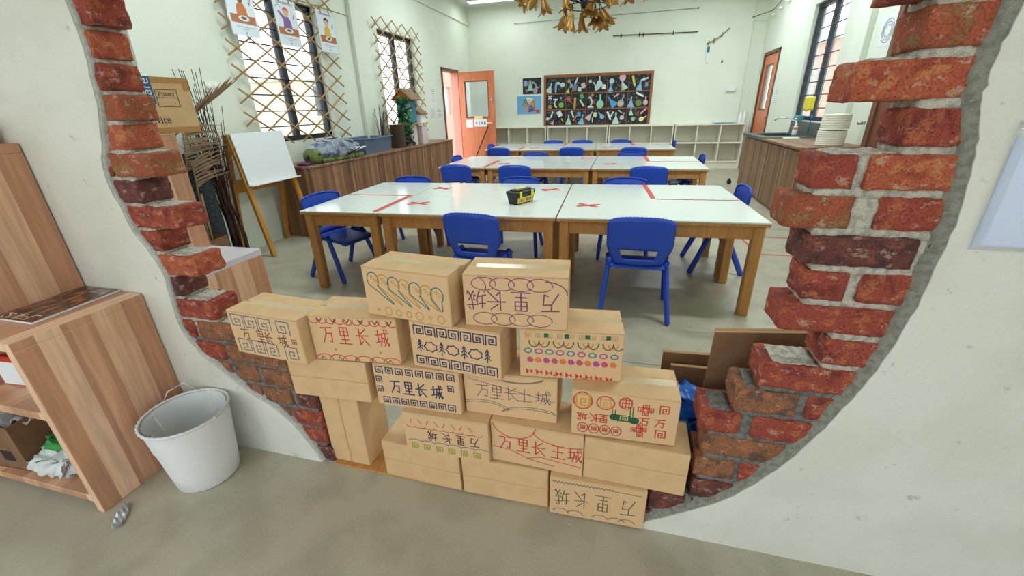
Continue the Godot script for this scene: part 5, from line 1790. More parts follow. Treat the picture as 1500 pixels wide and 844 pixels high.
func build_easel_corner() -> void:
	# easel with white board, facing the tables
	var o := thing("easel", "wooden easel with a white drawing board by the low cupboards", "easel", Vector3(-3.2, 0, -2.30))
	var top := 1.06
	for z in [0.27, -0.29]:
		var st := nb()
		rod(st, Vector3(-0.03, top, z), Vector3(0.125, 0.0, z), 0.03, 0.045, 0.003)
		part("front_leg", st, M.easel_wood, o)
		st = nb()
		rod(st, Vector3(-0.065, top - 0.01, z * 0.98), Vector3(-0.215, 0.0, z * 0.98), 0.03, 0.045, 0.003)
		part("rear_leg", st, M.easel_wood, o)
	var st := nb()
	rod(st, Vector3(-0.045, top - 0.02, 0.27), Vector3(-0.045, top - 0.02, -0.29), 0.05, 0.03, 0.003)
	part("top_rail", st, M.easel_wood, o)
	st = nb()
	rod(st, Vector3(-0.13, 0.62, 0.26), Vector3(-0.13, 0.62, -0.28), 0.02, 0.11, 0.003)
	part("cross_rail", st, M.easel_wood, o)
	var dir := Vector3(0.155, -top, 0).normalized()
	var nrm := Vector3(top, 0.155, 0).normalized()
	var a := Vector3(-0.03, top, 0) + nrm * 0.03
	st = nb()
	var xf := Transform3D(Basis(Vector3(0, 0, -1), -dir, nrm), a + dir * 0.215)
	bx(st, Vector3(0.01, 0, 0), Vector3(0.58, 0.43, 0.012), 0.002, xf)
	part("board", st, M.paper.duplicate(), o)
	st = nb()
	bx(st, Vector3(0.01, -0.217, 0.022), Vector3(0.60, 0.012, 0.05), 0.002, xf)
	part("tray", st, M.white, o)
	# carton on top of the shelf behind the bricks
	o = thing("power_carton", "brown carton marked Power on the upper shelf behind the bricks", "box", Vector3(-1.87, 1.14, -0.47), 88)
	st = nb()
	bx(st, Vector3(0, 0.1075, -0.10), Vector3(0.34, 0.215, 0.20), 0.002)
	part("body", st, M.card, o)
	for y in [0.013, 0.204]:
		st = nb()
		bx(st, Vector3(0.0, y, 0.0004), Vector3(0.336, 0.022, 0.0012))
		part("tape", st, M.tape_brown, o)
	st = nb()
	bx(st, Vector3(0.155, 0.19, 0.0004), Vector3(0.028, 0.05, 0.0013))
	part("tape", st, M.tape_brown, o)
	st = nb()
	bx(st, Vector3(-0.01, 0.165, 0.0006), Vector3(0.045, 0.10, 0.0012))
	part("blue_band", st, M.blue_print, o)
	lettering("Care", 0.042, M.white, o, Vector3(-0.01, 0.165, 0.0016), Basis(Vector3.BACK, PI / 2))
	lettering("Power", 0.023, M.ink, o, Vector3(0.063, 0.152, 0.0006), Basis(), true)
	lettering("Nice", 0.034, M.ink, o, Vector3(0.015, 0.052, 0.0006), Basis(), true)
	st = nb()
	for e in [[0.063, 0.168, 0.088, 0.002], [0.063, 0.138, 0.088, 0.002], [0.063, 0.104, 0.088, 0.002], [0.019, 0.136, 0.002, 0.066], [0.107, 0.136, 0.002, 0.066]]:
		bx(st, Vector3(e[0], e[1], 0.0005), Vector3(e[2], e[3], 0.001))
	part("printed_table", st, M.ink, o)
	# clear tub behind the carton
	o = thing("clear_tub", "pale translucent tub behind the Power carton", "tub", Vector3(-2.2, 1.14, -0.30))
	st = nb()
	bx(st, Vector3(0, 0.18, 0), Vector3(0.22, 0.36, 0.16), 0.01)
	part("body", st, plain(rgb8(196, 204, 220), 0.3), o)
	# carton of sticks on the floor by the wall
	o = thing("stick_carton", "small open carton holding sticks and dowels behind the easel", "box", Vector3(-3.2, 0, -1.50), 6)
	st = nb()
	for e in [[-0.14, 0.14, -0.11, -0.106], [-0.14, 0.14, 0.106, 0.11], [-0.14, -0.136, -0.106, 0.106], [0.136, 0.14, -0.106, 0.106]]:
		b2(st, Vector3(e[0], 0, e[2]), Vector3(e[1], 0.32, e[3]))
	b2(st, Vector3(-0.14, 0, -0.11), Vector3(0.14, 0.004, 0.11))
	part("body", st, M.card_dark, o)
	rng.seed = 33
	for k in 7:
		var s := thing("dowel", "pale wooden dowel standing in the stick carton", "stick", o.position + Vector3(rng.randf_range(-0.1, 0.1), 0.005, rng.randf_range(-0.08, 0.08)), 0.0, "dowels in the stick carton")
		st = nb(true)
		tube(st, [Vector3.ZERO, Vector3(rng.randf_range(-0.04, 0.04), rng.randf_range(0.5, 0.85), rng.randf_range(-0.05, 0.05))], 0.008, -1, 7)
		part("shaft", st, M.dowel if k % 2 else M.straw, s)
	o = thing("dark_fabric_roll", "dark speckled fabric roll standing behind the sticks", "fabric", Vector3(-3.32, 0, -1.70))
	st = nb(true)
	lathe(st, [Vector2(0.0, 0.0), Vector2(0.10, 0.0), Vector2(0.11, 0.3), Vector2(0.10, 0.9), Vector2(0.06, 0.94), Vector2(0.0, 0.94)], 18, Vector3.ZERO, 0.05)
	part("roll", st, M.speckle, o)
	# bundle of dark branches
	o = thing("branch_bundle", "tall bundle of dark dry branches beside the easel", "branches", Vector3(-3.27, 0.0, -1.86))
	rng.seed = 61
	for k in 40:
		st = nb(true)
		var p0 := Vector3(rng.randf_range(-0.06, 0.06), 0.0, rng.randf_range(-0.06, 0.06))
		var h := rng.randf_range(0.95, 1.62)
		var lean := Vector3(rng.randf_range(-0.09, 0.08), 0, rng.randf_range(-0.13, 0.16))
		var pts := []
		for i in 6:
			var t := i / 5.0
			pts.append(p0 + lean * t * t + Vector3(0.012 * sin(i * 2.3 + k), h * t, 0.012 * cos(i * 1.9 + k)))
		tube(st, pts, 0.0075, 0.0025, 5)
		for q in 3:
			var b: Vector3 = pts[3 + q % 2]
			tube(st, [b, b + Vector3(rng.randf_range(-0.10, 0.10), rng.randf_range(0.08, 0.2), rng.randf_range(-0.14, 0.14))], 0.0035, 0.0012, 4)
		part("branch", st, M.twig, o)
	# dry palm fronds leaning out of the corner; stalk points, then leaflet direction and length
	var fronds := [
		["dry brown palm frond rising above the Power carton", [Vector3(-3.18, 0.0, -1.36), Vector3(-3.2, 0.6, -1.42), Vector3(-3.2, 1.08, -1.56), Vector3(-3.2, 1.2, -1.72), Vector3(-3.2, 1.30, -1.90), Vector3(-3.22, 1.37, -2.06)], Vector3(0.05, 0.13, -0.12), 0.22, 34],
		["dry brown palm frond spreading level leaflets beside the branches", [Vector3(-3.1, 0.0, -1.40), Vector3(-3.1, 0.5, -1.44), Vector3(-3.12, 0.84, -1.50), Vector3(-3.12, 0.95, -1.53), Vector3(-3.12, 1.05, -1.55), Vector3(-3.14, 1.14, -1.58)], Vector3(-0.05, 0.02, -0.4), 0.40, 22],
		["dry straw coloured palm frond hanging low before the dark fabric", [Vector3(-3.06, 0.0, -1.44), Vector3(-3.06, 0.4, -1.46), Vector3(-3.06, 0.72, -1.49), Vector3(-3.06, 0.78, -1.50), Vector3(-3.07, 0.84, -1.51), Vector3(-3.08, 0.89, -1.52)], Vector3(-0.06, 0.10, -0.4), 0.36, 12]]
	rng.seed = 19
	for f in fronds:
		o = thing("palm_frond", f[0], "frond", f[1][0], 0.0, "dry palm fronds")
		var stem := []
		for v in f[1]: stem.append(v - f[1][0])
		st = nb(true)
		tube(st, stem, 0.009, 0.004, 6)
		part("stalk", st, M.palm, o)
		for i in f[4]:
			var t: float = 2.0 + 3.0 * i / (f[4] - 1.0)
			var k := mini(int(t), 4)
			var b: Vector3 = stem[k].lerp(stem[k + 1], t - k)
			var dirn: Vector3 = (f[2].normalized() + Vector3(rng.randf_range(-0.2, 0.2), rng.randf_range(-0.16, 0.16), 0.0)).normalized()
			var tip: Vector3 = b + dirn * f[3] * rng.randf_range(0.75, 1.05) + Vector3(0, -0.015, 0)
			var sd := dirn.cross(Vector3.RIGHT).normalized() * 0.0075
			var m1 := b.lerp(tip, 0.4) + Vector3(0.006, 0.008, 0)
			var up := Vector3(0.003, 0, 0)
			st = nb()
			for q in [1.0, -1.0]:
				var w: Vector3 = up * (q - 1.0) * 0.5
				quad(st, b - sd * 0.6 + w, b + sd * 0.6 + w, m1 + sd + w, m1 - sd + w, Vector3(q, 0, 0))
				tri(st, m1 - sd + w, m1 + sd + w, tip, Vector3(q, 0, 0))
			part("leaflet", st, M.palm if i % 3 else M.straw, o)

func build_cabinet_top_things() -> void:
	var TY := 0.725
	var nz := noise(43, 1.0, 3)
	# stuffed bird with feathered back
	var o := thing("stuffed_bird", "large handmade bird with green face and grey blue feathers", "model bird", Vector3(-3.17, TY, -3.24))
	var st := nb(true)
	var body := func(u: float, v: float) -> Vector3:   # u along the length, v around
		var prof := pow(sin(PI * clampf(0.04 + 0.93 * u, 0.0, 1.0)), 0.62)
		var ang := TAU * v
		var y := 0.105 + sin(ang) * 0.115 * prof
		var x := cos(ang) * 0.16 * prof
		var z := 0.38 - 0.78 * u
		var k := 1.0 + 0.05 * nz.get_noise_3d(x * 60.0, y * 60.0, z * 60.0)
		return Vector3(x * k, maxf(0.0, y * k), z)
	for i in 22:
		for j in 24:
			var a: Vector3 = body.call(i / 22.0, j / 24.0)
			var b: Vector3 = body.call(i / 22.0, (j + 1) / 24.0)
			var c: Vector3 = body.call((i + 1) / 22.0, (j + 1) / 24.0)
			var d: Vector3 = body.call((i + 1) / 22.0, j / 24.0)
			quad(st, a, b, c, d, (a + c) / 2.0 - Vector3(0, 0.105, (a.z + c.z) / 2.0))
	part("body", st, M.feather, o)
	st = nb(true)
	rough(st, Vector3(0.07, 0.075, 0.40), Vector3(0.17, 0.15, 0.16), 0.07, 0.012, 0.016, nz, 20.0)
	part("head", st, M.moss, o)
	for k in 14:   # mossy belly fringe, tuft by tuft along the side towards the tables
		st = nb(true)
		var z := 0.30 - 0.052 * k
		rough(st, Vector3(0.115 + 0.015 * sin(k * 1.7), 0.022, z), Vector3(0.05, 0.04, 0.075), 0.015, 0.02, 0.012, nz, 30.0)
		part("belly_tuft", st, M.moss, o)
	st = nb(true)
	tube(st, [Vector3(0.07, 0.075, 0.47), Vector3(0.075, 0.065, 0.545)], 0.022, 0.004, 8)
	part("beak", st, M.black, o)
	st = nb(true)
	lathe(st, [Vector2(0.0, -0.012), Vector2(0.014, -0.006), Vector2(0.016, 0.0), Vector2(0.012, 0.008), Vector2(0.0, 0.011)], 12, Vector3(0.155, 0.10, 0.40))
	part("eye", st, M.black, o)
	rng.seed = 3
	for k in 34:   # paper feathers laid over the back
		st = nb()
		var u := 0.16 + 0.72 * rng.randf()
		var v := rng.randf_range(0.02, 0.42)
		var b: Vector3 = body.call(u, v)
		var n := (b - Vector3(0, 0.105, b.z)).normalized()
		var q := b + n * 0.007
		var t := Vector3(0, -0.1, -1).normalized()
		var s := t.cross(n).normalized() * 0.024
		var e := q + t * 0.085 + n * 0.006
		quad(st, q - s * 0.5, q + s * 0.5, e + s, e - s, n)
		tri(st, e - s, e + s, e + t * 0.03, n)
		quad(st, q - s * 0.5 - n * 0.002, q + s * 0.5 - n * 0.002, e + s - n * 0.002, e - s - n * 0.002, -n)
		part("feather", st, M.feather, o)
	st = nb(true)
	tube(st, [Vector3(0.17, 0.06, -0.05), Vector3(0.20, 0.10, -0.22), Vector3(0.19, 0.15, -0.38)], 0.010, 0.004, 6)
	part("wing_quill", st, M.twig, o)
	st = nb()
	bx(st, Vector3(0.04, 0.04, -0.40), Vector3(0.16, 0.008, 0.22), 0.002, Transform3D(Basis(Vector3.RIGHT, 0.12), Vector3.ZERO))
	part("tail", st, M.paper, o)
	o = thing("purple_cloth", "small purple cloth on the worktop before the bird's beak", "cloth", Vector3(-3.14, TY, -2.74))
	st = nb(true)
	rough(st, Vector3(0, 0.014, 0), Vector3(0.12, 0.026, 0.10), 0.012, 0.010, 0.012, nz, 30.0)
	part("fabric", st, M.purple, o)
	# blue grey tub
	o = thing("plastic_tub", "blue grey rectangular plastic tub behind the bird", "tub", Vector3(-3.255, TY, -4.09))
	var hx := [0.15, 0.175]
	var hz := [0.29, 0.32]
	for e in [[1.0, 0.0], [-1.0, 0.0], [0.0, 1.0], [0.0, -1.0]]:
		st = nb()
		var p := []
		for lv in 2:
			for s in [-1.0, 1.0]:
				var x: float = hx[lv] * (e[0] if e[0] != 0.0 else s)
				var z: float = hz[lv] * (e[1] if e[1] != 0.0 else s)
				p.append(Vector3(x, 0.005 + 0.175 * lv, z))
		var n := Vector3(e[0], 0, e[1])
		quad(st, p[0], p[1], p[3], p[2], n)
		quad(st, p[0] - n * 0.005, p[1] - n * 0.005, p[3] - n * 0.005, p[2] - n * 0.005, -n)
		quad(st, p[2], p[3], p[3] - n * 0.005, p[2] - n * 0.005, Vector3.UP)
		part("side", st, M.grey_tub, o)
		st = nb()
		if e[0] != 0.0: bx(st, Vector3(e[0] * 0.183, 0.178, 0), Vector3(0.022, 0.014, 0.67), 0.003)
		else: bx(st, Vector3(0, 0.178, e[1] * 0.328), Vector3(0.37, 0.014, 0.022), 0.003)
		part("rim", st, M.grey_tub, o)
	st = nb()
	bx(st, Vector3(0, 0.004, 0), Vector3(0.30, 0.008, 0.58), 0.001)
	part("base", st, M.grey_tub, o)
	# log
	o = thing("log_stump", "upright piece of log with dark bark beside the toy tree house", "log", Vector3(-3.17, TY, -4.75))
	st = nb(true)
	lathe(st, [Vector2(0.105, 0.0), Vector2(0.10, 0.06), Vector2(0.097, 0.2), Vector2(0.104, 0.31)], 26, Vector3.ZERO, 0.035)
	part("bark", st, M.bark, o)
	st = nb()
	lathe(st, [Vector2(0.104, 0.31), Vector2(0.0, 0.312)], 26, Vector3.ZERO, 0.035)
	part("cut_face", st, M.dowel, o)
	# twigs in a jar
	o = thing("twig_jar", "jar of brown twigs and paint brushes beside the log", "jar", Vector3(-3.30, TY, -4.52))
	st = nb(true)
	lathe(st, [Vector2(0.0, 0.0), Vector2(0.05, 0.0), Vector2(0.055, 0.02), Vector2(0.052, 0.16), Vector2(0.045, 0.17), Vector2(0.0, 0.165)], 18)
	part("jar", st, M.label_yellow, o)
	rng.seed = 8
	for k in 18:
		st = nb(true)
		var top := Vector3(rng.randf_range(-0.05, 0.13), rng.randf_range(0.36, 0.56), rng.randf_range(-0.12, 0.12))
		tube(st, [Vector3(top.x * 0.2, 0.02, top.z * 0.2), top * 0.6, top], 0.006, 0.004, 5)
		part("twig", st, [M.twig, M.straw, M.steel][k % 3], o)
	# tree house
	o = thing("toy_tree_house", "toy tree house with wooden roofs, green garland and lilac floors", "toy house", Vector3(-3.20, TY, -5.28))
	for e in [["tower", Vector3(0, 0.15, 0.16), Vector3(0.20, 0.30, 0.22), M.lilac], ["tower", Vector3(0.02, 0.13, -0.17), Vector3(0.20, 0.26, 0.20), M.lilac], ["upper_room", Vector3(0, 0.485, 0.12), Vector3(0.18, 0.33, 0.24), M.teal], ["upper_room", Vector3(0.02, 0.37, -0.17), Vector3(0.18, 0.14, 0.18), M.paper], ["floor_board", Vector3(0.02, 0.302, 0.0), Vector3(0.24, 0.012, 0.60), M.dowel]]:
		st = nb()
		bx(st, e[1], e[2], 0.004)
		part(e[0], st, e[3], o)
	for e in [[0.12, 0.645, 0.16, 0.34, 0.13], [-0.17, 0.45, 0.13, 0.24, 0.07]]:   # pitched roofs: z, foot height, half width, length, rise
		for s in [-1.0, 1.0]:
			st = nb()
			var a := Vector3(0.01, e[1] + e[4], e[0])
			var b := Vector3(0.01 + s * e[2], e[1] - 0.02, e[0])
			var d := (b - a).normalized()
			var n := Vector3.BACK.cross(d).normalized()
			if n.y < 0: n = -n
			var xf := Transform3D(Basis(d, n, d.cross(n)), (a + b) / 2.0)
			bx(st, Vector3.ZERO, Vector3((b - a).length(), 0.016, e[3]), 0.003, xf)
			var rf := part("roof", st, M.roof_wood, o)
			for k in 5:
				st = nb()
				bx(st, Vector3((b - a).length() * (-0.4 + 0.2 * k), 0.011, 0), Vector3((b - a).length() * 0.18, 0.006, e[3] * 0.9), 0.001, xf)
				part("shingle", st, M.roof_tile, rf)
		st = nb()
		for q in [[e[3] / 2.0 - 0.03, 1.0], [e[3] / 2.0 - 0.042, -1.0]]:
			var z: float = e[0] + q[0]
			tri(st, Vector3(0.01, e[1] + e[4] - 0.01, z), Vector3(0.01 - e[2] * 0.9, e[1] - 0.02, z), Vector3(0.01 + e[2] * 0.9, e[1] - 0.02, z), Vector3(0, 0, q[1]))
		part("gable", st, M.roof_wood, o)
	rng.seed = 14
	for k in 240:   # garland of leaves over the front corner
		var u := rng.randf()
		var c := Vector3(-0.06 + 0.20 * rng.randf(), 0.66 - 0.64 * u, 0.29 + 0.05 * rng.randf() - 0.05 * u)
		st = nb()
		var r := Basis.from_euler(Vector3(rng.randf() * 6.0, rng.randf() * 6.0, rng.randf() * 6.0))
		var ln := 0.042
		quad(st, c - r.x * ln, c + r.y * ln * 0.5, c + r.x * ln, c - r.y * ln * 0.5, r.z)
		quad(st, c - r.x * ln - r.z * 0.002, c + r.y * ln * 0.5 - r.z * 0.002, c + r.x * ln - r.z * 0.002, c - r.y * ln * 0.5 - r.z * 0.002, -r.z)
		part("leaf", st, M.leaf_pale if k % 6 == 0 else M.leaf, o)
	for e in [[Vector3(-3.13, TY + 0.308, -5.27), "tan toy animal on the upper floor of the tree house", M.dowel], [Vector3(-3.12, TY + 0.308, -5.42), "yellow brown toy animal on the floor board of the tree house", M.label_yellow], [Vector3(-3.08, TY, -5.06), "brown toy animal on the worktop before the tree house", M.bark]]:
		var a := thing("toy_animal", e[1], "toy", e[0])
		st = nb(true)
		rough(st, Vector3(0, 0.035, 0), Vector3(0.03, 0.03, 0.06), 0.012, 0.004, 0.008, nz, 60.0)
		rough(st, Vector3(0, 0.058, 0.03), Vector3(0.024, 0.026, 0.028), 0.010, 0.003, 0.008, nz, 60.0)
		for x in [-0.009, 0.009]:
			for z in [-0.02, 0.02]: tube(st, [Vector3(x, 0.0, z), Vector3(x, 0.028, z)], 0.005, -1, 6)
		part("body", st, e[2], a)

func build_sink_things() -> void:
	var o := thing("tap", "chrome tap with a long spout over the sink", "tap", Vector3(2.18, 0.777, -5.86))
	var st := nb(true)
	tube(st, [Vector3(0, 0, 0), Vector3(0, 0.15, 0), Vector3(0, 0.19, -0.02), Vector3(-0.03, 0.20, -0.06)], 0.013, 0.011, 10)
	part("column", st, M.chrome, o)
	st = nb(true)
	tube(st, [Vector3(-0.01, 0.19, -0.03), Vector3(-0.10, 0.205, -0.10), Vector3(-0.20, 0.195, -0.16), Vector3(-0.22, 0.175, -0.17)], 0.009, -1, 8)
	part("spout", st, M.chrome, o)
	o = thing("soap_bottle", "clear soap bottle with orange label beside the tap", "bottle", Vector3(2.14, 0.777, -5.72))
	st = nb(true)
	lathe(st, [Vector2(0.0, 0.0), Vector2(0.03, 0.0), Vector2(0.032, 0.01), Vector2(0.032, 0.10), Vector2(0.012, 0.13), Vector2(0.012, 0.15), Vector2(0.0, 0.15)], 16)
	part("body", st, M.bag_white, o)
	st = nb(true)
	lathe(st, [Vector2(0.033, 0.07), Vector2(0.033, 0.1)], 16)
	part("label_band", st, M.door, o)
	o = thing("scrub_board", "pale flat sponge lying at the sink's edge", "sponge", Vector3(1.95, 0.767, -5.20))
	st = nb()
	bx(st, Vector3(0, 0.008, 0), Vector3(0.17, 0.016, 0.09), 0.004)
	part("pad", st, M.offwhite, o)
	# stack of paper plates and bowls
	o = thing("plate_stack", "tall white stack of paper plates on the sink counter", "plates", Vector3(2.02, 0.767, -4.28))
	for k in 2:
		st = nb()
		var prof := []
		for i in 14:
			prof.append(Vector2(0.125 - 0.0025 * (i % 2), 0.155 * k + 0.005 + 0.0105 * i))
		prof.push_front(Vector2(0.0, 0.155 * k))
		prof.append(Vector2(0.0, 0.155 * k + 0.148))
		lathe(st, prof, 28, Vector3(0.006 * k, 0, 0.008 * k), 0.004)
		part("sleeve_of_plates", st, M.offwhite, o)
	# yellow cloth on the bars, teal sponge, hanging brush
	o = thing("yellow_cloth", "bright yellow cloth hung on the window bars above the sink", "cloth", Vector3(XR - 0.045, 1.075, -5.72))
	st = nb(true)
	var P := []
	for i in 8:
		var row := []
		for j in 12:
			row.append(Vector3(0.006 * sin(j * 1.1), 0.165 * i / 7.0 + 0.012 * sin(j * 0.7) * (1.0 - i / 7.0), 0.17 - 0.34 * j / 11.0))
		P.append(row)
	shell(st, P, 0.002)
	part("fabric", st, M.yellow, o)
	o = thing("teal_tray", "teal plastic tray on the sill behind the tap", "tray", Vector3(XR - 0.02, 0.955, -6.05))
	st = nb()
	bx(st, Vector3(0, 0.03, 0), Vector3(0.06, 0.06, 0.20), 0.008)
	part("body", st, plain(rgb8(40, 150, 150), 0.4), o)
	o = thing("dish_brush", "blue handled brush hanging before the sink splashback", "brush", Vector3(XR - 0.04, 0.80, -5.56))
	st = nb(true)
	tube(st, [Vector3(0, 0.0, 0), Vector3(0, 0.17, 0)], 0.006, -1, 6)
	part("bristles", st, M.teal, o)
	st = nb(true)
	tube(st, [Vector3(0, 0.16, 0), Vector3(0, 0.23, 0)], 0.016, 0.010, 8)
	part("handle", st, M.blue, o)
	# bottles and blue paper on the cubby shelf
	for e in [[2.055, 0.19, "short white bottle"], [2.125, 0.22, "tall white bottle"]]:
		o = thing("cleaner_bottle", "%s on the cubby shelf by the closed door" % e[2], "bottle", Vector3(e[0], 0.8325, -8.5), 0.0, "white bottles on the cubby shelf")
		st = nb(true)
		lathe(st, [Vector2(0.0, 0.0), Vector2(0.034, 0.0), Vector2(0.036, 0.01), Vector2(0.036, e[1] * 0.66), Vector2(0.016, e[1] * 0.82), Vector2(0.016, e[1]), Vector2(0.0, e[1])], 16)
		part("body", st, M.white, o)
	o = thing("blue_folder", "flat blue folder lying on the cubby shelf", "folder", Vector3(1.78, 0.8325, -8.5), 4)
	st = nb()
	bx(st, Vector3(0, 0.006, 0), Vector3(0.38, 0.012, 0.26), 0.002)
	part("cover", st, plain(rgb8(96, 150, 180), 0.5), o)
	o = thing("black_caster", "small round black doorstop on the floor by the sink cupboard", "caster", Vector3(1.62, 0.0, -6.5))  # caster: a small wheel in a fork
	st = nb(true)
	lathe(st, [Vector2(0.0, -0.014), Vector2(0.03, -0.014), Vector2(0.035, -0.008), Vector2(0.035, 0.008), Vector2(0.03, 0.014), Vector2(0.0, 0.014)], 16)
	var wheel := part("wheel", st, M.black, o)
	wheel.rotation_degrees.x = 90
	wheel.position.y = 0.035
	st = nb()
	bx(st, Vector3(0, 0.06, 0), Vector3(0.03, 0.05, 0.045), 0.004)
	part("fork", st, M.black, o)

func build_leaning_card() -> void:
	# flattened cartons leaning behind the low bricks
	for e in [["tallest flattened brown carton leaning behind the bricks", Vector3(0.268, 0.0, -0.19), 0.34, 0.62, -3.0, 10.0], ["flattened brown carton leaning close behind the tallest one", Vector3(0.276, 0.0, -0.215), 0.34, 0.615, -3.0, 10.0], ["shade darkened open carton flap standing behind the blue bag", Vector3(0.165, 0.0, -0.33), 0.30, 0.452, -3.0, 4.0], ["shade darkened carton sheet with torn rim behind the blue bag", Vector3(0.19, 0.0, -0.29), 0.28, 0.428, -3.0, 2.0]]:
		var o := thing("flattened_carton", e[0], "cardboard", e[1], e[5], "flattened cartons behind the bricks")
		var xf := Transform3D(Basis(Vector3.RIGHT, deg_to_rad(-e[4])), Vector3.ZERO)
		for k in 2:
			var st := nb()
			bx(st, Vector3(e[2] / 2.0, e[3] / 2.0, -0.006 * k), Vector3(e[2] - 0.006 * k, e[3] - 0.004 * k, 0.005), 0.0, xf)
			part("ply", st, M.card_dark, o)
		var st := nb()
		bx(st, Vector3(e[2] / 2.0, e[3] + 0.001, -0.003), Vector3(e[2], 0.003, 0.011), 0.0, xf)
		part("cut_edge", st, M.card_edge, o)
	var o := thing("blue_bag", "crumpled bright blue plastic bag beside the caterpillar box", "bag", Vector3(0.235, 0.17, -0.21))
	var st := nb(true)
	var nz := noise(47, 1.0, 3)
	rough(st, Vector3(0.0, 0.15, 0.0), Vector3(0.10, 0.34, 0.14), 0.04, 0.035, 0.014, nz, 14.0)
	part("film", st, M.bag_blue, o)
	o.position.y = 0.0
	st = nb(true)
	rough(st, Vector3(0.0, 0.30, 0.0), Vector3(0.085, 0.16, 0.10), 0.03, 0.04, 0.014, nz, 18.0)
	part("gathered_neck", st, M.bag_blue, o)

func build_chandelier() -> void:
	var o := thing("flower_chandelier", "hanging lamp of many golden metal lilies on dark stems", "chandelier", Vector3(-0.42, 1.985, -3.2))
	var st := nb(true)
	tube(st, [Vector3(0, 0.02, 0), Vector3(0, HC - 1.985, 0)], 0.011, -1, 8)
	part("drop_rod", st, M.black_metal, o)
	st = nb(true)
	lathe(st, [Vector2(0.0, 0.0), Vector2(0.07, 0.0), Vector2(0.07, 0.03), Vector2(0.0, 0.04)], 20, Vector3(0, HC - 1.985 - 0.04, 0))
	part("ceiling_rose", st, M.black_metal, o)
	st = nb(true)
	lathe(st, [Vector2(0.0, -0.05), Vector2(0.04, -0.03), Vector2(0.05, 0.0), Vector2(0.03, 0.05), Vector2(0.0, 0.06)], 18)
	part("hub", st, M.black_metal, o)
	st = nb(true)
	var ring := []
	for k in 25: ring.append(Vector3(cos(TAU * k / 24) * 0.17, -0.02, sin(TAU * k / 24) * 0.17))
	tube(st, ring, 0.005, -1, 6, false)
	part("ring", st, M.black_metal, o)
	# one lily as a set of petal meshes, opening downwards
	var petal := nb(true)
	var P := []
	for i in 9:
		var v := i / 8.0
		var row := []
		var r := 0.020 + 0.034 * pow(v, 1.2) + 0.022 * pow(v, 6.0)
		var half := 0.64 * (1.0 - 0.10 * v) * (1.0 - 0.80 * pow(smoothstep(0.62, 1.0, v), 1.6))
		for j in 5:
			var a := lerpf(-half, half, j / 4.0)
			row.append(Vector3(cos(a) * r, -0.135 * v + 0.012 * pow(v, 8.0), sin(a) * r))
		P.append(row)
	shell(petal, P, 0.0018)
	petal.generate_normals()
	var pm := petal.commit()
	var spots := [[-0.52, 0.02, 0.1, -40.0, 20.0], [-0.36, -0.01, -0.1, 14.0, 0.0], [-0.15, -0.03, 0.06, 6.0, 0.0], [-0.20, -0.155, 0.0, -16.0, 8.0], [-0.12, -0.185, 0.1, -8.0, -6.0], [-0.03, -0.175, -0.04, 4.0, 0.0], [0.03, -0.07, 0.05, -8.0, 20.0], [0.10, -0.145, 0.1, 10.0, 40.0], [0.14, -0.165, -0.08, 14.0, 4.0], [0.19, -0.145, 0.02, 30.0, 10.0], [0.12, 0.02, 0.04, 8.0, 0.0], [0.22, -0.04, 0.12, 24.0, -10.0], [0.34, 0.0, 0.0, 12.0, 0.0], [0.50, 0.03, 0.06, 40.0, 10.0], [-0.5, 0.08, -0.2, -50.0, -30.0], [0.45, 0.12, -0.22, 50.0, -30.0], [0.0, 0.1, -0.42, 0.0, -60.0], [-0.1, 0.08, 0.42, 0.0, 60.0]]
	for e in spots:
		var mouth := Vector3(e[0], e[1], e[2])
		var B := Basis(Vector3.BACK, deg_to_rad(e[3])) * Basis(Vector3.RIGHT, deg_to_rad(-e[4]))
		var top := mouth - B * Vector3(0, -0.10, 0)
		st = nb(true)
		tube(st, [Vector3(0.03 * signf(e[0]), 0.0, 0.0), Vector3(e[0] * 0.5, 0.09, e[2] * 0.5), top + B.y * 0.06, top], 0.0045, 0.0055, 6)
		part("stem", st, M.black_metal, o)
		st = nb(true)
		lathe(st, [Vector2(0.006, 0.03), Vector2(0.016, 0.01), Vector2(0.024, -0.01), Vector2(0.022, -0.03)], 12)
		var f := part("lily", st, M.brass, o)
		f.transform = Transform3D(B, top)
		for k in 6:
			share("petal", pm, M.brass, f, Transform3D(Basis(Vector3.UP, TAU * k / 6.0).scaled(Vector3.ONE * (1.0 if k % 2 else 0.93)), Vector3.ZERO))
		st = nb(true)
		lathe(st, [Vector2(0.0, -0.075), Vector2(0.011, -0.062), Vector2(0.013, -0.045), Vector2(0.008, -0.02), Vector2(0.0, -0.01)], 10)
		part("bulb", st, M.bulb, f)

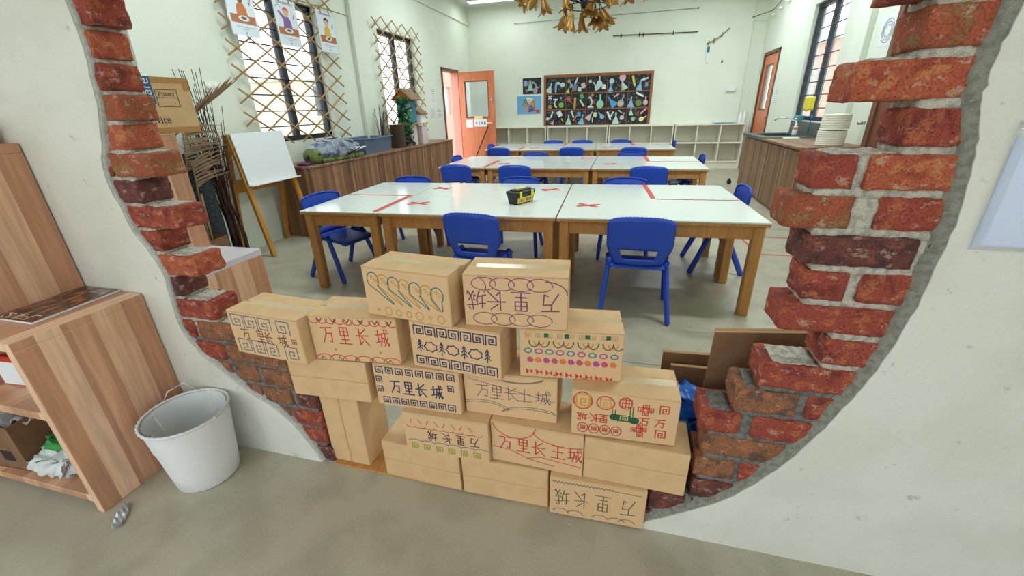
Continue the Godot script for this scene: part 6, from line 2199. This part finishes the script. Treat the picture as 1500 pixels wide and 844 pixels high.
func build_wall_things() -> void:
	# three posters pegged to a stick before the first window
	var cols := [[rgb8(206, 116, 44), rgb8(120, 72, 52)], [rgb8(134, 82, 152), rgb8(226, 174, 140)], [rgb8(226, 178, 58), rgb8(226, 180, 146)]]
	var hair := [rgb8(80, 44, 36), rgb8(204, 80, 48), rgb8(34, 34, 36)]
	var labs := ["poster of an orange clad child at table, hung at the window", "poster of a purple clad child at table, hung at the window", "poster of a yellow clad child at table, hung beside the window"]
	var zs := [-2.49, -3.04, -3.66]
	var ys := [1.855, 1.835, 1.842]
	for k in 3:
		var p := Pad.new(150, 200, rgb8(226, 232, 240))
		p.rect(0.05, 0.60, 0.95, 0.76, rgb8(178, 108, 62))
		p.fill([Vector2(0.3, 0.6), Vector2(0.34, 0.42), Vector2(0.45, 0.36), Vector2(0.58, 0.36), Vector2(0.66, 0.44), Vector2(0.7, 0.6)], cols[k][0])
		if k == 1: p.fill([Vector2(0.36, 0.46), Vector2(0.14, 0.28), Vector2(0.2, 0.25), Vector2(0.44, 0.38)], cols[k][0])
		p.oval(0.5, 0.27, 0.12, 0.10, cols[k][1])
		p.fill([Vector2(0.37, 0.27), Vector2(0.38, 0.19), Vector2(0.5, 0.15), Vector2(0.62, 0.19), Vector2(0.63, 0.27), Vector2(0.55, 0.22), Vector2(0.44, 0.22)], hair[k])
		if k == 1: p.arc(0.2, 0.2, 0.1, 0.06, PI, TAU * 0.95, rgb8(90, 90, 96), 1.0)
		p.oval(0.52, 0.66, 0.2, 0.055, rgb8(222, 224, 228))
		p.oval(0.52, 0.655, 0.10, 0.028, rgb8(106, 70, 50))
		p.line([Vector2(0.80, 0.33), Vector2(0.83, 0.38), Vector2(0.89, 0.27)], rgb8(34, 70, 48), 1.6)
		for q in 2: p.line([Vector2(0.2 + 0.2 * q, 0.83 + 0.04 * q), Vector2(0.84 - 0.22 * q, 0.83 + 0.04 * q)], rgb8(140, 146, 156), 0.8)
		p.oval(0.5, 0.94, 0.03, 0.022, rgb8(90, 140, 200))
		var w := 0.30
		var h := 0.40
		var o := thing("manners_poster", labs[k], "poster", Vector3(XL + 0.085, ys[k], zs[k]), 90, "laminated posters pegged to a stick")
		var st := nb()
		bx(st, Vector3(w / 2, h / 2, 0), Vector3(w + 0.02, h + 0.02, 0.001), 0.0)
		part("laminate", st, M.sleeve, o)
		st = nb()
		sheet(st, Vector3(0, 0, 0.001), Vector3(w, 0, 0), Vector3(0, h, 0), 0.001)
		part("paper", st, printed(p.texture(), 0.3), o)
		lettering("Table Manners", 0.034, M.ink, o, Vector3(w / 2, h - 0.03, 0.0025))
		for x in [0.08, 0.22]:
			st = nb()
			bx(st, Vector3(x, h + 0.012, 0.004), Vector3(0.012, 0.07, 0.012), 0.002)
			part("peg", st, M.dowel, o)
	var o := thing("hanging_stick", "thin level stick carrying the three posters", "stick", Vector3(XL + 0.10, 2.265, -3.2))
	var st := nb(true)
	tube(st, [Vector3(0, 0, 0.85), Vector3(0, 0, -1.05)], 0.006, -1, 6)
	part("shaft", st, M.bamboo, o)
	# wires and pegged sticks on the pinboard wall
	for e in [[[Vector3(-2.407, 2.791, 0), Vector3(1.077, 2.813, 0)], 0.004, M.slate, "taut grey wire high across the pinboard wall", "wire"], [[Vector3(-0.434, 2.456, 0), Vector3(1.119, 2.431, 0)], 0.008, M.twig, "dark level stick with pegs above the pinboard", "stick"], [[Vector3(1.30, 2.225, 0), Vector3(1.42, 2.27, 0), Vector3(1.53, 2.34, 0), Vector3(1.66, 2.46, 0)], 0.010, M.straw, "pegged branch with a blue tag, rising to the sink wall corner", "stick"]]:
		o = thing("pegged_stick" if e[4] == "stick" else "hanging_wire", e[3], e[4], e[0][0] + Vector3(0, 0, ZB + 0.03))
		st = nb(true)
		var q := []
		for v in e[0]: q.append(v - e[0][0])
		tube(st, q, e[1], -1, 6)
		part("shaft", st, e[2], o)
		if e[4] == "stick":
			for t in [0.1, 0.32, 0.37, 0.72]:
				var i := mini(int(t * (q.size() - 1)), q.size() - 2)
				var c: Vector3 = q[i].lerp(q[i + 1], t * (q.size() - 1) - i)
				st = nb()
				bx(st, c, Vector3(0.016, 0.075, 0.014), 0.002, Transform3D())
				part("peg", st, e[2], o)
		else:
			for v in q:
				st = nb(true)
				lathe(st, [Vector2(0.0, -0.015), Vector2(0.016, 0.0), Vector2(0.0, 0.015)], 8, v)
				part("wall_hook", st, M.black_metal, o)
	o = thing("blue_tag", "small blue and white tag hanging from the pegged branch", "tag", Vector3(1.345, 1.94, ZB + 0.03))
	st = nb()
	bx(st, Vector3(0, 0.19, 0), Vector3(0.045, 0.09, 0.003))
	part("blue_card", st, M.blue_print, o)
	st = nb()
	bx(st, Vector3(0, 0.05, 0), Vector3(0.045, 0.16, 0.003))
	part("white_card", st, M.paper, o)
	o = thing("pegged_stick", "pegged branch fixed high on the sink wall", "stick", Vector3(XR - 0.03, 2.62, -8.6))
	st = nb(true)
	tube(st, [Vector3(-0.25, -0.03, -0.05), Vector3(0, 0.02, 0.2), Vector3(0, 0.13, 0.9), Vector3(0, 0.2, 1.7)], 0.009, -1, 6)
	part("shaft", st, M.straw, o)
	for k in 4:
		st = nb()
		bx(st, Vector3(-0.01, -0.06 + 0.035 * k, 0.3 + 0.35 * k), Vector3(0.05, 0.03, 0.07), 0.004, Transform3D())
		part("paper_bird", st, M.offwhite, o)
	# small fittings and notices
	for e in [["emergency_light", "small white box light on the pinboard wall", "light box", Vector3(1.845, 1.395, ZB), Vector3(0.17, 0.09, 0.05), M.white, 0.0], ["socket_plate", "cream double socket on the wall behind the branches", "socket", Vector3(XL, 1.39, -2.20), Vector3(0.16, 0.085, 0.012), M.offwhite, 90.0], ["paper_notice", "narrow red headed notice beside the open door", "notice", Vector3(XL, 1.30, -6.70), Vector3(0.13, 0.27, 0.002), M.paper, 90.0], ["paper_notice", "grey printed notice below the red headed one", "notice", Vector3(XL, 1.05, -6.62), Vector3(0.20, 0.20, 0.002), M.paper, 90.0], ["paper_notice", "second grey printed notice, next to the door frame", "notice", Vector3(XL, 1.05, -6.90), Vector3(0.20, 0.20, 0.002), M.paper, 90.0], ["paper_notice", "narrow pale notice beside the closed orange door", "notice", Vector3(XR, 1.13, -7.38), Vector3(0.12, 0.27, 0.002), M.paper, -90.0], ["pale_drawing", "pale pencil drawing on the sink wall above the plates", "drawing", Vector3(XR, 1.65, -4.33), Vector3(0.30, 0.26, 0.002), M.paper, -90.0]]:
		o = thing(e[0], e[1], e[2], e[3], e[6])
		st = nb()
		bx(st, Vector3(0, e[4].y / 2, e[4].z / 2), e[4], minf(0.006, e[4].z * 0.3))
		part("body", st, e[5], o)
		if e[0] == "paper_notice":
			for k in 7:
				st = nb()
				bx(st, Vector3(0, e[4].y * (0.9 - 0.12 * k), 0.0024), Vector3(e[4].x * 0.8, 0.008, 0.0006))
				part("text_line", st, M.red if k < 2 and e[4].y > 0.25 and e[6] > 0 else M.cloth, o)
		elif e[0] == "pale_drawing":
			st = nb(true)
			for q in 3:
				var pts := []
				for i in 15: pts.append(Vector3(cos(i * 0.45) * (0.10 - 0.02 * q), 0.13 + sin(i * 0.45) * (0.10 - 0.025 * q), 0.0026))
				tube(st, pts, 0.003, -1, 4)
			part("pencil_lines", st, M.grey_tub, o)
		elif e[0] == "socket_plate":
			for k in 2:
				st = nb(true)
				lathe(st, [Vector2(0.0, 0.018), Vector2(0.022, 0.018), Vector2(0.026, 0.0)], 14)
				var m := part("rocker", st, M.white, o)
				m.position = Vector3(-0.035 + 0.07 * k, 0.042, 0.012)
				m.rotation_degrees.x = 90
	o = thing("wall_hook", "small dark hook on the pinboard wall", "hook", Vector3(1.615, 1.908, ZB))
	st = nb(true)
	tube(st, [Vector3(0, 0, 0), Vector3(0, 0, 0.04), Vector3(0, 0.03, 0.05)], 0.012, -1, 8)
	part("pin", st, M.black_metal, o)

func build_outside() -> void:
	var o := setting("ground", "pale concrete ground outside the windows", "ground")
	var st := nb()
	b2(st, Vector3(-60, -0.5, -60), Vector3(60, -0.2, 60))
	part("paving", st, M.concrete, o)
	# walkway beyond the open door
	o = thing("corridor_wall", "salmon wall with a glazed door beyond the open doorway", "wall", Vector3(-4.6, -0.2, -11.6))
	st = nb()
	slab(st, Vector3.ZERO, Vector3(0, 0, 1), Vector3(1, 0, 0), 2.4, 3.0, 0.15, [[1.25, 1.65, 1.3, 1.95]])
	part("masonry", st, M.salmon, o)
	st = nb()
	bx(st, Vector3(-0.06, 1.625, 1.45), Vector3(0.01, 0.65, 0.40))
	part("pane", st, M.glass, o)
	st = nb(true)
	tube(st, [Vector3(0.0, 1.1, 1.05), Vector3(0.08, 1.1, 1.05), Vector3(0.08, 1.1, 1.17)], 0.014, -1, 8)
	part("handle", st, M.chrome, o)
	st = nb()
	b2(st, Vector3(0.0, 0.0, 0.93), Vector3(0.05, 2.4, 0.98))
	part("jamb", st, M.frame, o)
	var nz := noise(101, 1.0, 3)
	for e in [["rounded dark green shrub seen through the corridor door", Vector3(-6.7, -0.2, -14.6), 2.6], ["broad green shrub outside past the corridor", Vector3(-8.4, -0.2, -19.5), 3.2]]:
		o = thing("shrub", e[0], "shrub", e[1], 0.0, "shrubs outside")
		st = nb(true)
		rough(st, Vector3(0, e[2] / 2, 0), Vector3(2.2, e[2], 2.6), 1.0, 0.5, 0.25, nz, 2.2)
		part("foliage", st, M.foliage, o)
	for e in [["cream house outside the trellised windows", Vector3(-15.0, -0.2, -16.9), Vector3(4, 2.7, 2.6), M.cream], ["white block outside the trellised windows", Vector3(-22.0, -0.2, -19.5), Vector3(5, 3.4, 5.0), M.white], ["salmon house outside the sink window", Vector3(8.5, -0.2, -20.5), Vector3(3, 3.4, 4.0), M.salmon]]:
		o = thing("neighbour_house", e[0], "building", e[1])
		st = nb()
		bx(st, Vector3(0, e[2].y / 2, 0), e[2], 0.02)
		part("wall", st, e[3], o)
		st = nb()
		bx(st, Vector3(0, e[2].y + 0.1, 0), Vector3(e[2].x + 0.6, 0.2, e[2].z + 0.6), 0.02)
		part("roof", st, M.ceiling, o)
		var side := 1.0 if e[1].x < 0 else -1.0
		for k in 3:
			st = nb()
			bx(st, Vector3(side * (e[2].x / 2 + 0.01), 1.9, (k - 1) * e[2].z * 0.3), Vector3(0.06, 1.3, 0.9), 0.0)
			var w := part("window", st, M.white, o)
			st = nb()
			bx(st, Vector3(side * (e[2].x / 2 + 0.045), 1.9, (k - 1) * e[2].z * 0.3), Vector3(0.02, 1.15, 0.76), 0.0)
			part("pane", st, M.slate, w)
